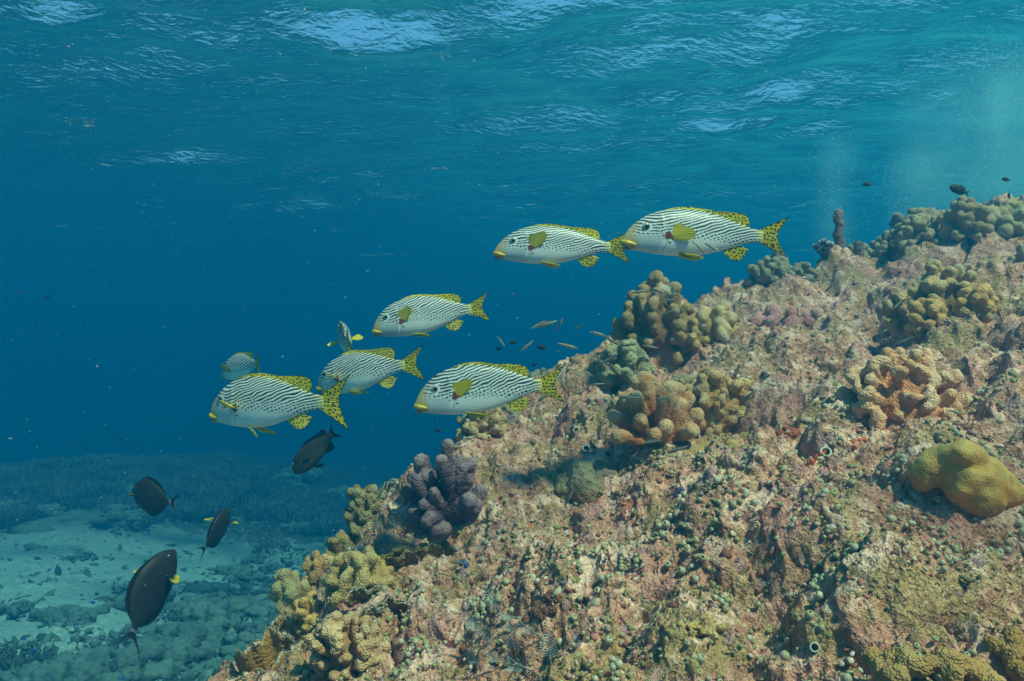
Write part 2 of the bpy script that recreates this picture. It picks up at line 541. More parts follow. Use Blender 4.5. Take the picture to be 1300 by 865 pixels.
def lobed_coral(seed, n, size, rt, rb=.6, ridge=.8, polar=1.15, core=.55, lvar=.12, branch=0.0):
    """chunky lobes on a dome. size=(sx,sy,sz) half extents, rt tip radius, ridge = sideways stretch of the tips in rt"""
    r = random.Random(seed)
    S = []
    sx, sy, sz = size
    mn = min(size)
    rt = min(rt, .43 * (sx * sy * sz) ** (1 / 3) * math.sqrt(5.3 / n)) * (1 - .10 * min(ridge, 1.5))
    for d in tip_points(r, n, polar=polar):
        L = r.uniform(1 - lvar * 2, 1.0)
        rr = rt * r.uniform(.78, 1.2)
        tip = Vector((d.x * (sx - rr) * L, d.y * (sy - rr) * L, d.z * (sz - rr) * L))
        base = Vector((d.x * sx * .12, d.y * sy * .12, -.05 * sz))
        tang = d.cross(Vector((r.gauss(0, 1), r.gauss(0, 1), r.gauss(0, 1)))).normalized()
        ln = (tip - base).length
        k = max(4, int(ln / (rr * .35)))
        bend = tang * r.uniform(-.12, .12) * ln
        for j in range(k + 1):
            t = j / k
            p = base.lerp(tip, t) + bend * math.sin(pi * t)
            rad = rr * (rb + (1 - rb) * t ** 1.3) * (1 + .06 * math.sin(9 * t + seed + ln * 50))
            S.append((*p, rad, t))
        m = r.uniform(0, ridge)
        if m > .25:
            kk = max(2, int(m * 3))
            for s_ in (-1, 1):
                for j in range(1, kk + 1):
                    q = j / kk
                    p = tip + tang * (s_ * m * rr * q) - d * (.18 * rr * q * q) + d.cross(tang) * (.25 * rr * q * q)
                    S.append((*p, rr * (1 - .12 * q), 1.0))
                    S.append((*(p - d * rr * .8), rr * (.9 - .1 * q), .8))
        if branch and r.random() < branch:
            d2 = (d + tang * r.uniform(.6, 1.0)).normalized()
            b0 = base.lerp(tip, r.uniform(.45, .7))
            for j in range(6):
                t = j / 5
                S.append((*(b0 + d2 * ln * .38 * t), rr * (.85 + .1 * t), .5 + .5 * t))
    if core:
        for j in range(3):
            S.append((0, 0, sz * (.05 + .15 * j), mn * core * (1 - .15 * j), .2))
    return S

def finish_coral(name, S, voxel, col, tipcol, seed, rough=(.003, 60, .0015, 160), smooth=2, tip_lo=.55, tip_hi=1.0, upcol=None, mat=None, spots=None, upth=.25):
    v, f, T, nr = blob_mesh(name, S, voxel, smooth)
    so = seed * 1.37
    d = rough[0] * fbm(v * rough[1] + so, 2, seed) + rough[2] * perlin(v * rough[3] + so, seed + 5)
    v = v + nr * d[:, None]
    w = np.clip((T - tip_lo) / (tip_hi - tip_lo + 1e-6), 0, 1) ** 1.5
    w = w * np.clip(.75 + .9 * perlin(v * 22 + so, seed + 9), 0, 1)
    c = np.array(col)[None] * np.array((1.50, 1.16, 1.08))[None] * ((1 + .28 * fbm(v * 12 + so, 3, seed + 3) + .16 * perlin(v * 110 + so, seed + 4)))[:, None]
    c = c * (1 - w[:, None]) + np.clip(np.array(tipcol)[None] * (1.45, 1.28, 1.25), 0, .85) * w[:, None]
    if upcol is not None:        # upward-facing sides blend to a second colour
        u = np.clip((nr[:, 2] - upth) * 1.7 + .9 * perlin(v * 45, seed + 2), 0, 1)[:, None] * .85
        c = c * (1 - u) + np.array(upcol)[None] * u
    if spots is not None:
        u = np.clip((perlin(v * 16 + 3.3, seed + 21) - .28) * 5, 0, 1)[:, None]
        c = c * (1 - u) + np.array(spots)[None] * u
    return mesh_np(name, v, f, mat or CORAL_MAT, np.clip(c, 0.005, .9))

def place(name, me, loc, normal=None, spin=0.0, upright=.5, label=None, cat=None, group=None, scale=1.0):
    nrm = (normal or Vector((0, 0, 1))).lerp(Vector((0, 0, 1)), upright).normalized()
    q = Vector((0, 0, 1)).rotation_difference(nrm)
    o = link(name, me, None, loc, None, label, cat, group)
    o.rotation_mode = 'QUATERNION'
    from mathutils import Quaternion
    o.rotation_quaternion = q @ Quaternion((0, 0, 1), spin)
    if scale != 1.0: o.scale = (scale,) * 3
    return o

def spot(px, py, sink=.0, depth=None):
    """a foot on the rock under the photograph pixel"""
    h = reef_hit(px, py) if depth is None else None
    if h is None:
        Y = depth or 4.0
        x = (px - CX) / FPX * Y
        h = Vector((x, Y, float(reef_full(np.array([x]), np.array([Y]))[0])))
    n = reef_normal(h.x, h.y)
    return h - n * sink, n

def coral(name, seed, base_px, wpx, hpx, n, rt_px, col, tip, label, deep=.8, ridge=.8, polar=1.15, rb=.6, upright=.6, depth=None,
          voxel=None, lean=(0, 0), branch=0, core=.55, lvar=.12, sinkf=.05, spin=0, cat="coral", name_group=None, **kw):
    loc, nrm = spot(*base_px, depth=depth)
    s = loc.y / FPX
    size = (wpx * s / 2, wpx * s / 2 * deep, hpx * s)
    rt = rt_px * s
    S = lobed_coral(seed, n, size, rt, rb, ridge, polar, core, lvar, branch)
    S = [(x + z * lean[0], y + z * lean[1], z, r_, t) for x, y, z, r_, t in S]
    me = finish_coral(name, S, voxel or max(.0028, rt * .16), col, tip, seed, **kw)
    return place(name, me, loc - nrm * hpx * s * sinkf, nrm, spin, upright, label, cat, name_group)

def wavy_plate(seed, length, height, thick, waves, amp):
    """upright frilly plate along x with a knobby top edge"""
    nu, nv = 150, 40
    u = np.linspace(-1, 1, nu); v = np.linspace(0, 1, nv)
    U, Vv = np.meshgrid(u, v, indexing='ij')
    prof = .85 * height * (1 - .5 * np.abs(U) ** 3) * (1 + .16 * fbm(pts3(U * 3 + seed, U * 0), 3, seed).reshape(U.shape))
    x = U * length / 2 * (1 + .12 * Vv)
    z = Vv * prof
    amp = amp * .7
    y = amp * Vv ** .8 * np.sin(U * waves + seed) + .35 * amp * np.sin(U * waves * 2.7 + 1.3 * seed) * Vv
    edge = np.clip((Vv - .72) / .28, 0, 1)
    th = thick * (1 - .35 * Vv) * (1 + edge * .8 * np.clip(perlin(pts3(U * 13 + seed, Vv * 2), seed + 1).reshape(U.shape) + .3, 0, 1))
    z = z + edge ** 2 * .10 * height * perlin(pts3(U * 16, U * 0 + seed), seed + 2).reshape(U.shape)
    rnd = np.sqrt(np.clip(1 - np.clip((Vv - .9) / .1, 0, 1) ** 2, 0.04, 1))
    th = th * rnd
    front = np.stack([x, y - th / 2, z], -1).reshape(-1, 3)
    back = np.stack([x, y + th / 2, z], -1).reshape(-1, 3)
    nn = len(front)
    f1 = grid_faces(nu, nv)[:, ::-1][:, ::-1]
    f2 = grid_faces(nu, nv)[:, ::-1] + nn
    top = np.array([[i * nv + nv - 1, i * nv + nv - 1 + nn, (i + 1) * nv + nv - 1 + nn, (i + 1) * nv + nv - 1] for i in range(nu - 1)])
    l = np.array([[j, j + 1, j + 1 + nn, j + nn] for j in range(nv - 1)])
    o = (nu - 1) * nv
    rr = np.array([[o + j + 1, o + j, o + j + nn, o + j + 1 + nn] for j in range(nv - 1)])
    bump = .004 * fbm(np.concatenate([front, back]) * 70, 2, seed + 4)
    V = np.concatenate([front, back]); V[:, 1] += bump
    E = np.concatenate([edge.ravel()] * 2)
    return V, np.concatenate([f1, f2, top, l, rr]), E

def plate_coral(name, parts, loc, nrm, col, edge, label, spin, upright=.7):
    Vs, Fs, Ts = [], [], []; off = 0
    for seed, L, H, th, wv, am, (ox, oy, oz), rz, tilt in parts:
        V, F, E = wavy_plate(seed, L, H, th, wv, am)
        V = V @ np.array(Matrix.Rotation(tilt, 3, 'X').transposed()) @ np.array(Matrix.Rotation(rz, 3, 'Z').transposed()) + np.array([ox, oy, oz])
        w = (np.clip((E - .45) / .5, 0, 1) * np.clip(.55 + 1.2 * perlin(V * 25, seed), 0, 1))[:, None]
        c = np.array(col) * (1 + .3 * fbm(V * 14, 3, seed + 6))[:, None]
        Vs.append(V); Fs.append(F + off); Ts.append(c * (1 - w) + np.array(edge) * w); off += len(V)
    me = mesh_np(name, np.concatenate(Vs), np.concatenate(Fs), CORAL_MAT, np.clip(np.concatenate(Ts), .01, .9))
    return place(name, me, loc, nrm, spin, upright, label, "coral")

def build_corals():
    global CORAL_MAT
    CORAL_MAT = coral_material("coral_skin")
    ROUGH = coral_material("fuzzy_coral_skin", 240, .006, 1.0)
    SMOOTH = coral_material("smooth_coral_skin", 330, .0025, .8)
    TAN, TANT = (.40, .235, .085), (.62, .47, .27)
    # --- the four corals round the middle of the picture
    coral("lobed_coral", 3, (832, 428), 122, 84, 62, 11, (.21, .135, .042), (.36, .26, .11),
          "big olive brown coral with a few pale lobes, under the front fish", deep=.75, ridge=.7, polar=1.25, upright=.9, sinkf=0, spots=(.60, .52, .36))
    coral("lobed_coral", 4, (905, 428), 78, 54, 20, 10, (.34, .24, .07), (.55, .45, .24),
          "small yellow tan lobed coral right beside the big olive brown coral", deep=.8, ridge=1.3, upright=.8, spots=(.62, .5, .36))
    coral("lobed_coral", 5, (792, 480), 84, 58, 36, 8.5, (.16, .17, .085), (.34, .36, .22),
          "grey green knobby coral at the reef edge below the big olive brown coral", deep=.8, ridge=.9, upright=.8, rough=(.006, 60, .003, 140))
    loc, nrm = spot(832, 556)
    k = loc.y / FPX
    S = []
    r = random.Random(6)
    # (foot x, foot y, tip x, tip y, tip z, radius) in photograph pixels
    for fx, fy, tx, ty, tz, rad in ((-14, 4, -52, -4, 38, 10), (-18, -8, -50, -24, 10, 10), (-8, 6, -34, 2, 62, 11), (0, 8, -10, 8, 92, 12), (8, 4, 22, 4, 74, 13.5), (10, -4, 34, -6, 50, 10),
                                    (14, -10, 50, -20, 34, 10.5), (12, -14, 40, -34, 14, 10), (-6, -10, -22, -26, 34, 10), (4, -12, 8, -34, 22, 10), (14, 6, 46, 8, 56, 10), (-4, 14, -4, 30, 60, 11), (-4, 0, -24, -12, 66, 9.5), (2, -6, 10, -18, 58, 9.5), (10, 2, 34, 10, 74, 9.5), (-14, 8, -46, 14, 56, 9.5), (0, -14, -8, -38, 12, 9.5), (12, 0, 56, -6, 18, 9.5)):
        a, b = Vector((fx * k, fy * k, -4 * k)), Vector((tx * k * .98, ty * k, tz * k * .80))
        n_ = 30; bow = Vector((r.uniform(-5, 5), r.uniform(-5, 5), r.uniform(-2, 6))) * k
        for q in range(n_):
            t = q / (n_ - 1)
            S.append((*(a.lerp(b, t) + bow * math.sin(pi * t)), rad * k * (.72 + .28 * t) * (1 + .07 * math.sin(7 * t + tx)), t))
        if rad > 11:
            for sx_ in (-1, 1): S.append((b.x + sx_ * rad * .7 * k, b.y, b.z - 3 * k, rad * .85 * k, 1.0))
    S.append((0, 0, 2 * k, 18 * k, 0))
    me = finish_coral("finger_coral", S, .0036, (.40, .17, .050), (.70, .44, .24), 6, rough=(.003, 40, .0012, 320), smooth=1, tip_lo=.45, mat=ROUGH)
    place("finger_coral", me, loc, nrm, 0, .85, "orange brown coral with long thick fuzzy fingers, in front of the golden coral", "coral")
    coral("lobed_coral", 7, (908, 528), 122, 76, 84, 8.5, (.42, .265, .085), (.58, .42, .20),
          "golden tan coral packed with round lobes beside the orange brown finger coral", deep=.8, ridge=.8, core=.75, upright=.55)
    coral("lobed_coral", 107, (905, 552), 60, 24, 14, 9, (.42, .265, .085), (.58, .42, .20),
          "low golden coral knob growing just under the golden tan lobed coral", deep=.6, ridge=1.3, upright=.35)
    coral("lobed_coral", 8, (1146, 520), 186, 88, 84, 12, (.50, .245, .105), (.68, .44, .27),
          "broad orange tan coral with swollen lobes above the smooth yellow coral", deep=.62, ridge=1.1, polar=1.2, core=.8, upright=.55, rough=(.003, 60, .003, 180))
    # --- smooth massive coral
    loc, nrm = spot(1226, 618)
    s = loc.y / FPX
    r = random.Random(5)
    S = []
    for x, y, z, rad in ((-10, 0, 20, 34), (-34, 8, 26, 24), (16, -4, 10, 34), (38, 0, -2, 28), (-14, -4, 50, 20), (-46, 10, 10, 22), (8, -16, -2, 30),
                         (-2, -4, 44, 18), (4, -14, 26, 20), (56, -2, -10, 20), (28, -10, 14, 20), (-28, 2, 44, 16), (-46, 6, 26, 14), (16, -10, 34, 13), (66, 0, -16, 13), (-20, -18, 6, 20)):
        S.append((x * s * 1.02, y * s, z * s, rad * s * 1.02, .5))
    me = finish_coral("massive_coral", S, .0045, (.46, .27, .06), (.46, .27, .06), 31, rough=(.010, 17, .0015, 90), smooth=12, upcol=(.72, .47, .12), mat=SMOOTH, spots=(.66, .42, .13))
    place("massive_coral", me, loc, nrm, 0, .5, "smooth yellow brown mound coral below the broad orange tan coral", "coral")
    # --- yellow coral cut by the bottom edge
    loc, nrm = spot(1185, 858)
    s = loc.y / FPX
    S = []
    for i in range(26):
        a = r.uniform(-1, 1)
        S.append((a * 66 * s, r.gauss(0, 16) * s, (14 * (1 - a * a) + r.uniform(-4, 6)) * s, r.uniform(12, 18) * s, r.uniform(.3, 1)))
    me = finish_coral("crust_coral", S, .0035, (.31, .20, .06), (.42, .31, .12), 33, rough=(.006, 40, .004, 130), smooth=3)
    place("crust_coral", me, loc, nrm, 0, .4, "rough mustard yellow crust of coral at the bottom right edge", "coral")
    loc, nrm = spot(1285, 838)
    S = [(r.gauss(0, 14) * s, r.gauss(0, 14) * s, r.uniform(0, 10) * s, r.uniform(10, 15) * s, r.random()) for i in range(14)]
    me = finish_coral("crust_coral", S, .0035, (.28, .18, .05), (.36, .25, .09), 34, rough=(.006, 40, .004, 130), smooth=3)
    place("crust_coral", me, loc, nrm, 0, .4, "small brown crust of coral in the bottom right corner", "coral")
    # --- left edge of the reef
    coral("finger_coral", 9, (563, 655), 128, 108, 27, 9.6, (.055, .026, .075), (.30, .21, .23),
          "dark purple finger coral with pale grey tips on the left reef edge", deep=.8, ridge=.1, polar=1.15, rb=.95, core=.22, upright=.75, lvar=.2,
          rough=(.004, 45, .002, 130), upcol=(.40, .29, .27), upth=.6, branch=.5, spots=(.22, .13, .07))
    coral("lobed_coral", 10, (612, 584), 80, 44, 52, 6.5, (.30, .215, .085), (.48, .40, .22),
          "small tan coral of tight round knobs behind the purple finger coral", deep=.8, ridge=.4, upright=.7, depth=3.0)
    coral("lobed_coral", 11, (380, 800), 74, 76, 26, 8.5, (.25, .20, .07), (.48, .43, .22),
          "yellow green coral with bulbous fingers standing out at the lower left reef edge", deep=.85, ridge=.35, rb=.8, polar=1.15, core=.4, upright=.6, depth=2.62)
    coral("lobed_coral", 12, (440, 838), 112, 74, 74, 8, (.31, .185, .075), (.52, .39, .21),
          "brown gold coral of crowded knobs between the frilly coral and the reef slope", deep=.8, ridge=.7, upright=.5)
    coral("lobed_coral", 13, (452, 745), 100, 62, 26, 10, (.26, .18, .05), (.46, .38, .16),
          "olive coral with blunt broad lobes above the brown gold coral", deep=.8, ridge=1.4, upright=.6)
    coral("lobed_coral", 113, (416, 752), 46, 42, 12, 8.5, (.27, .20, .055), (.48, .40, .17),
          "small olive lobed coral on the outer side of the blunt lobed coral", deep=.8, ridge=1.2, upright=.6, depth=2.75)
    coral("lobed_coral", 14, (467, 690), 70, 60, 40, 7, (.15, .125, .045), (.27, .25, .12),
          "dark olive bushy coral at the reef edge left of the purple coral", deep=.8, ridge=.6, upright=.7, rough=(.006, 60, .003, 140), depth=2.85)
    coral("lobed_coral", 114, (500, 668), 44, 34, 30, 5, (.13, .14, .09), (.26, .28, .19),
          "dull grey green coral tuft between the dark olive coral and the purple coral", deep=.8, ridge=.3, upright=.7, rough=(.006, 80, .003, 190), depth=2.95)
    loc, nrm = spot(352, 850, depth=2.32)
    k = loc.y / FPX
    plate_coral("frilly_coral", [(1, 84*k, 66*k, 9*k, 5.0, 14*k, (-4*k, 0, -14*k), .2, .25), (2, 74*k, 48*k, 9*k, 6.2, 12*k, (20*k, -26*k, -16*k), .5, .35),
                                 (3, 60*k, 62*k, 9*k, 4.2, 12*k, (8*k, 30*k, -12*k), -.3, -.1), (4, 66*k, 40*k, 9*k, 5.5, 12*k, (-14*k, -44*k, -22*k), .1, .5),
                                 (5, 54*k, 46*k, 8*k, 5.5, 12*k, (44*k, -6*k, -8*k), .9, .2)],
                loc, nrm, (.44, .23, .05), (.80, .66, .45), "frilly orange brown fire coral with white edges at the lowest left reef edge", 0)
    loc, nrm = spot(528, 706)
    k = loc.y / FPX
    plate_coral("frilly_coral", [(11, 64*k, 30*k, 7*k, 5.0, 8*k, (0, 0, -6*k), .4, .5), (12, 52*k, 26*k, 7*k, 6.2, 8*k, (-22*k, -22*k, -6*k), .7, .6),
                                 (13, 40*k, 26*k, 7*k, 4.2, 7*k, (26*k, 18*k, -4*k), .1, .4)],
                loc, nrm, (.27, .155, .04), (.55, .42, .2), "thin brown frilly coral ledges under the purple finger coral", 0)
    loc, nrm = spot(492, 770)
    k = loc.y / FPX
    plate_coral("frilly_coral", [(21, 60*k, 26*k, 7*k, 5.0, 8*k, (0, 0, -8*k), .5, .6), (22, 46*k, 24*k, 7*k, 6.2, 8*k, (-20*k, -18*k, -8*k), .8, .7),
                                 (23, 44*k, 30*k, 7*k, 4.2, 7*k, (-30*k, 16*k, -4*k), .3, .5)],
                loc, nrm, (.28, .155, .04), (.78, .68, .52), "brown frilly coral ledges with a white rim above the crowded knob coral", 0)
    # --- skyline
    coral("lobed_coral", 15, (977, 378), 76, 56, 62, 6.2, (.165, .15, .085), (.30, .29, .19),
          "grey green coral dome of small knobs on the skyline below the front fish tail", deep=.8, ridge=.6, upright=.85, depth=4.35)
    coral("lobed_coral", 16, (1170, 338), 92, 44, 44, 9, (.19, .155, .085), (.33, .29, .18),
          "dull grey brown lobed coral on the skyline of the right ridge", deep=.7, ridge=.9, upright=.8, depth=4.5)
    coral("lobed_coral", 17, (1200, 386), 104, 62, 44, 10, (.30, .20, .065), (.50, .39, .19),
          "tan lobed coral with round knobs below the grey skyline coral", deep=.7, ridge=1.0, upright=.6, spots=(.56, .47, .3))
    coral("lobed_coral", 18, (1148, 410), 62, 50, 22, 9.5, (.28, .19, .06), (.50, .38, .19),
          "smaller tan lobed coral left of the round knobbed tan coral", deep=.7, ridge=1.0, upright=.6)
    coral("lobed_coral", 19, (1268, 334), 110, 42, 44, 10, (.23, .20, .085), (.38, .35, .18),
          "large olive green lobed coral at the top of the right ridge", deep=.7, ridge=.9, upright=.8, depth=4.3)
    coral("lobed_coral", 20, (1292, 345), 44, 50, 16, 10, (.34, .23, .115), (.48, .35, .2),
          "pinkish tan lobed coral cut by the right edge under the olive green coral", deep=.8, ridge=.8, upright=.7, depth=3.7)
    coral("lobed_coral", 21, (1118, 352), 52, 24, 34, 5, (.15, .14, .08), (.28, .26, .17),
          "small grey knobby coral on the skyline left of the grey brown coral", deep=.8, ridge=.6, upright=.8, depth=4.6)
    coral("lobed_coral", 22, (732, 486), 54, 30, 30, 5, (.11, .13, .085), (.21, .25, .17),
          "dark grey green coral behind the tail of the largest fish", deep=.8, ridge=.5, upright=.8, depth=3.9)
    more = [((1225, 352), 74, 46, 34, 8.5, (.22, .17, .08), 'dull tan lobed coral between the grey skyline coral and the olive green coral', 4.2),
            ((1252, 362), 64, 44, 30, 8.5, (.25, .18, .08), 'tan knobby coral just under the large olive green coral', 3.9),
            ((1165, 366), 70, 36, 34, 7, (.20, .17, .09), 'grey tan coral bank under the grey brown skyline coral', 4.3),
            ((1238, 392), 60, 42, 24, 8.5, (.31, .20, .065), 'warm tan coral clump left of the pink boulder', None),
            ((1180, 414), 70, 44, 30, 8.5, (.29, .19, .06), 'tan coral clump joining the two tan lobed corals', None),
            ((1135, 372), 56, 30, 26, 6.5, (.17, .16, .09), 'small grey green coral on the left shoulder of the right ridge', 4.4),
            ((1295, 312), 60, 34, 26, 8, (.24, .20, .085), 'olive coral lump on the skyline at the right edge', 4.4),
            ((1090, 372), 44, 26, 24, 6, (.15, .15, .09), 'small dull coral in the notch right of the pinnacle', 4.5),
            ((1018, 380), 46, 30, 24, 6, (.15, .14, .09), 'small grey coral between the skyline dome and the pinnacle', 4.2),
            ((873, 442), 60, 46, 22, 8, (.27, .19, .07), 'tan coral between the olive brown coral and the yellow tan one', None),
            ((868, 500), 50, 30, 20, 7.5, (.17, .16, .09), 'grey green coral crust behind the golden tan coral', None),
            ((405, 790), 54, 50, 26, 7.5, (.27, .175, .065), 'golden coral clump next to the bulbous fingered coral', 2.65),
            ((432, 700), 50, 40, 24, 7, (.16, .13, .05), 'dark olive coral knob at the outermost reef edge', 2.8),
            ((396, 845), 62, 50, 32, 7.5, (.34, .21, .065), 'brown gold coral knobs right behind the frilly fire coral', 2.35),
            ((480, 736), 54, 36, 22, 7.5, (.24, .17, .05), 'olive brown coral lump above the white rimmed ledges', None),
            ((640, 545), 54, 36, 30, 6, (.14, .14, .085), 'grey green coral at the reef edge under the largest fish', 3.3),
            ((690, 520), 60, 34, 32, 6, (.12, .13, .085), 'dim green coral on the reef edge right of the largest fish belly', 3.6)]
    for i, (bp, w_, h_, n_, rt_, col_, lb, dp) in enumerate(more):
        coral("lobed_coral", 200 + i, bp, w_, h_, n_, rt_, col_, tuple(min(.6, c_ * 1.9) for c_ in col_), lb, deep=.8, ridge=.5 + .1 * (i % 8), upright=.75, depth=dp)
    # --- tube sponge on the pinnacle
    loc, nrm = spot(1065, 352, depth=4.35)
    k = loc.y / FPX
    S = [(0.0 + 1.5 * k * sin(j * .9), 0, j * 3.0 * k, (6.4 - .05 * j + .3 * sin(j * .7)) * k, j / 14) for j in np.arange(-4, 15, .5)]
    me = finish_coral("tube_sponge", S, .0045, (.17, .105, .09), (.25, .16, .13), 41, rough=(.006, 40, .003, 120), smooth=3)
    place("tube_sponge", me, loc, nrm, 0, 1.0, "thin upright brown tube sponge on the rock pinnacle", "sponge")
    loc, nrm = spot(1090, 356, depth=4.35)
    S = [(0, 0, j * 3.0 * k, 6.5 * k, j / 5) for j in range(-3, 5)]
    me = finish_coral("tube_sponge", S, .0045, (.12, .10, .085), (.2, .17, .14), 42, rough=(.006, 40, .003, 120), smooth=3)
    place("tube_sponge", me, loc, nrm, 0, 1.0, "short dark stump of sponge right of the upright tube sponge", "sponge")
    # --- leather mound with three siphons
    loc, nrm = spot(742, 612)
    k = loc.y / FPX
    S = []
    for x, y, z, rad in ((0, 0, -4, 30), (22, 4, 0, 24), (-20, -2, -8, 22), (6, -12, -6, 26), (34, 2, -2, 16)):
        S.append((x * k, y * k, z * k, rad * k, .3))
    me = finish_coral("sponge_mound", S, .005, (.22, .155, .07), (.24, .18, .09), 51, rough=(.014, 22, .006, 70), smooth=4, upcol=(.28, .26, .15), spots=(.3,.2,.16))
    mound = place("sponge_mound", me, loc, nrm, 0, .5, "brown mound sponge with pale ringed siphons on the left slope", "sponge")
    return k

def lathe(prof, seg):
    a = np.arange(seg) / seg * 2 * pi
    V = np.stack([np.outer(np.cos(a), [p[0] for p in prof]), np.outer(np.sin(a), [p[0] for p in prof]), np.tile([p[1] for p in prof], (seg, 1))], -1)
    return V.reshape(-1, 3), grid_faces(seg, len(prof), True)
# ------------------------------------------------------------------ fish
def sm_interp(s, xs, ys, w=.012):
    acc = 0
    for k in (-2, -1, 0, 1, 2):
        acc = acc + np.interp(np.clip(s + k * w * np.clip(s / .05, 0, 1), 0, 1), xs, ys)
    return acc / 5

class Prof:
    def __init__(self, top, bot, wid, end, depth=1.0, width=1.0):
        self.t, self.b, self.w, self.end, self.dz, self.dw = top, bot, wid, end, depth, width
    def top(self, s): return sm_interp(s, *self.t) * self.dz
    def bot(self, s): return sm_interp(s, *self.b) * self.dz
    def wid(self, s): return sm_interp(s, *self.w) * self.dw
    def surf(self, s, t):
        """half width of the body at (s, t)"""
        tp, bt = self.top(s), self.bot(s)
        mid, hf = (tp + bt) / 2, (tp - bt) / 2
        q = np.clip(np.abs((t - mid) / hf), 0, 1)
        return self.wid(s) * np.sqrt(np.clip(1 - q ** 2.1, 0, 1))

def skin_material(name, rough=.42, scale=True, spec=.4, veil=.06):
    m = NT(name)
    tint = m.n("Attribute", attribute_name="tint").outputs["Color"]
    co = m.n("TexCoord").outputs["Object"]
    mp = m.n("Mapping", {"Vector": co, "Scale": (150, 60, 190)}).outputs[0]
    v = m.voro(mp, 1.0, rnd=.45)
    n = m.noise(co, 40, 3, .6)
    c = m.mix(m.math('MULTIPLY', m.ramp(n, .35, .7), veil), tint, (.35, .42, .42))
    return m.finish(c, rough, m.bump(v, .0012, .3) if scale else None, spec)

def fin_material(name):
    m = NT(name)
    tint = m.n("Attribute", attribute_name="tint").outputs["Color"]
    b = m.n("BsdfPrincipled", {"Base Color": tint, "Roughness": .45, "Specular IOR Level": .4})
    tl = m.n("BsdfTranslucent", {"Color": tint})
    mx = m.n("MixShader", {0: .25, 1: b.outputs[0], 2: tl.outputs[0]})
    m.t.links.new(mx.outputs[0], m.out.inputs["Surface"])
    return m.m

def plain_material(name, col, rough=.4, spec=.5, coat=0.0):
    m = NT(name)
    co = m.n("TexCoord").outputs["Object"]
    c = m.mix(m.ramp(m.noise(co, 60, 3, .6), .3, .7), tuple(x * .8 for x in col), col)
    return m.finish(c, rough, None, spec)

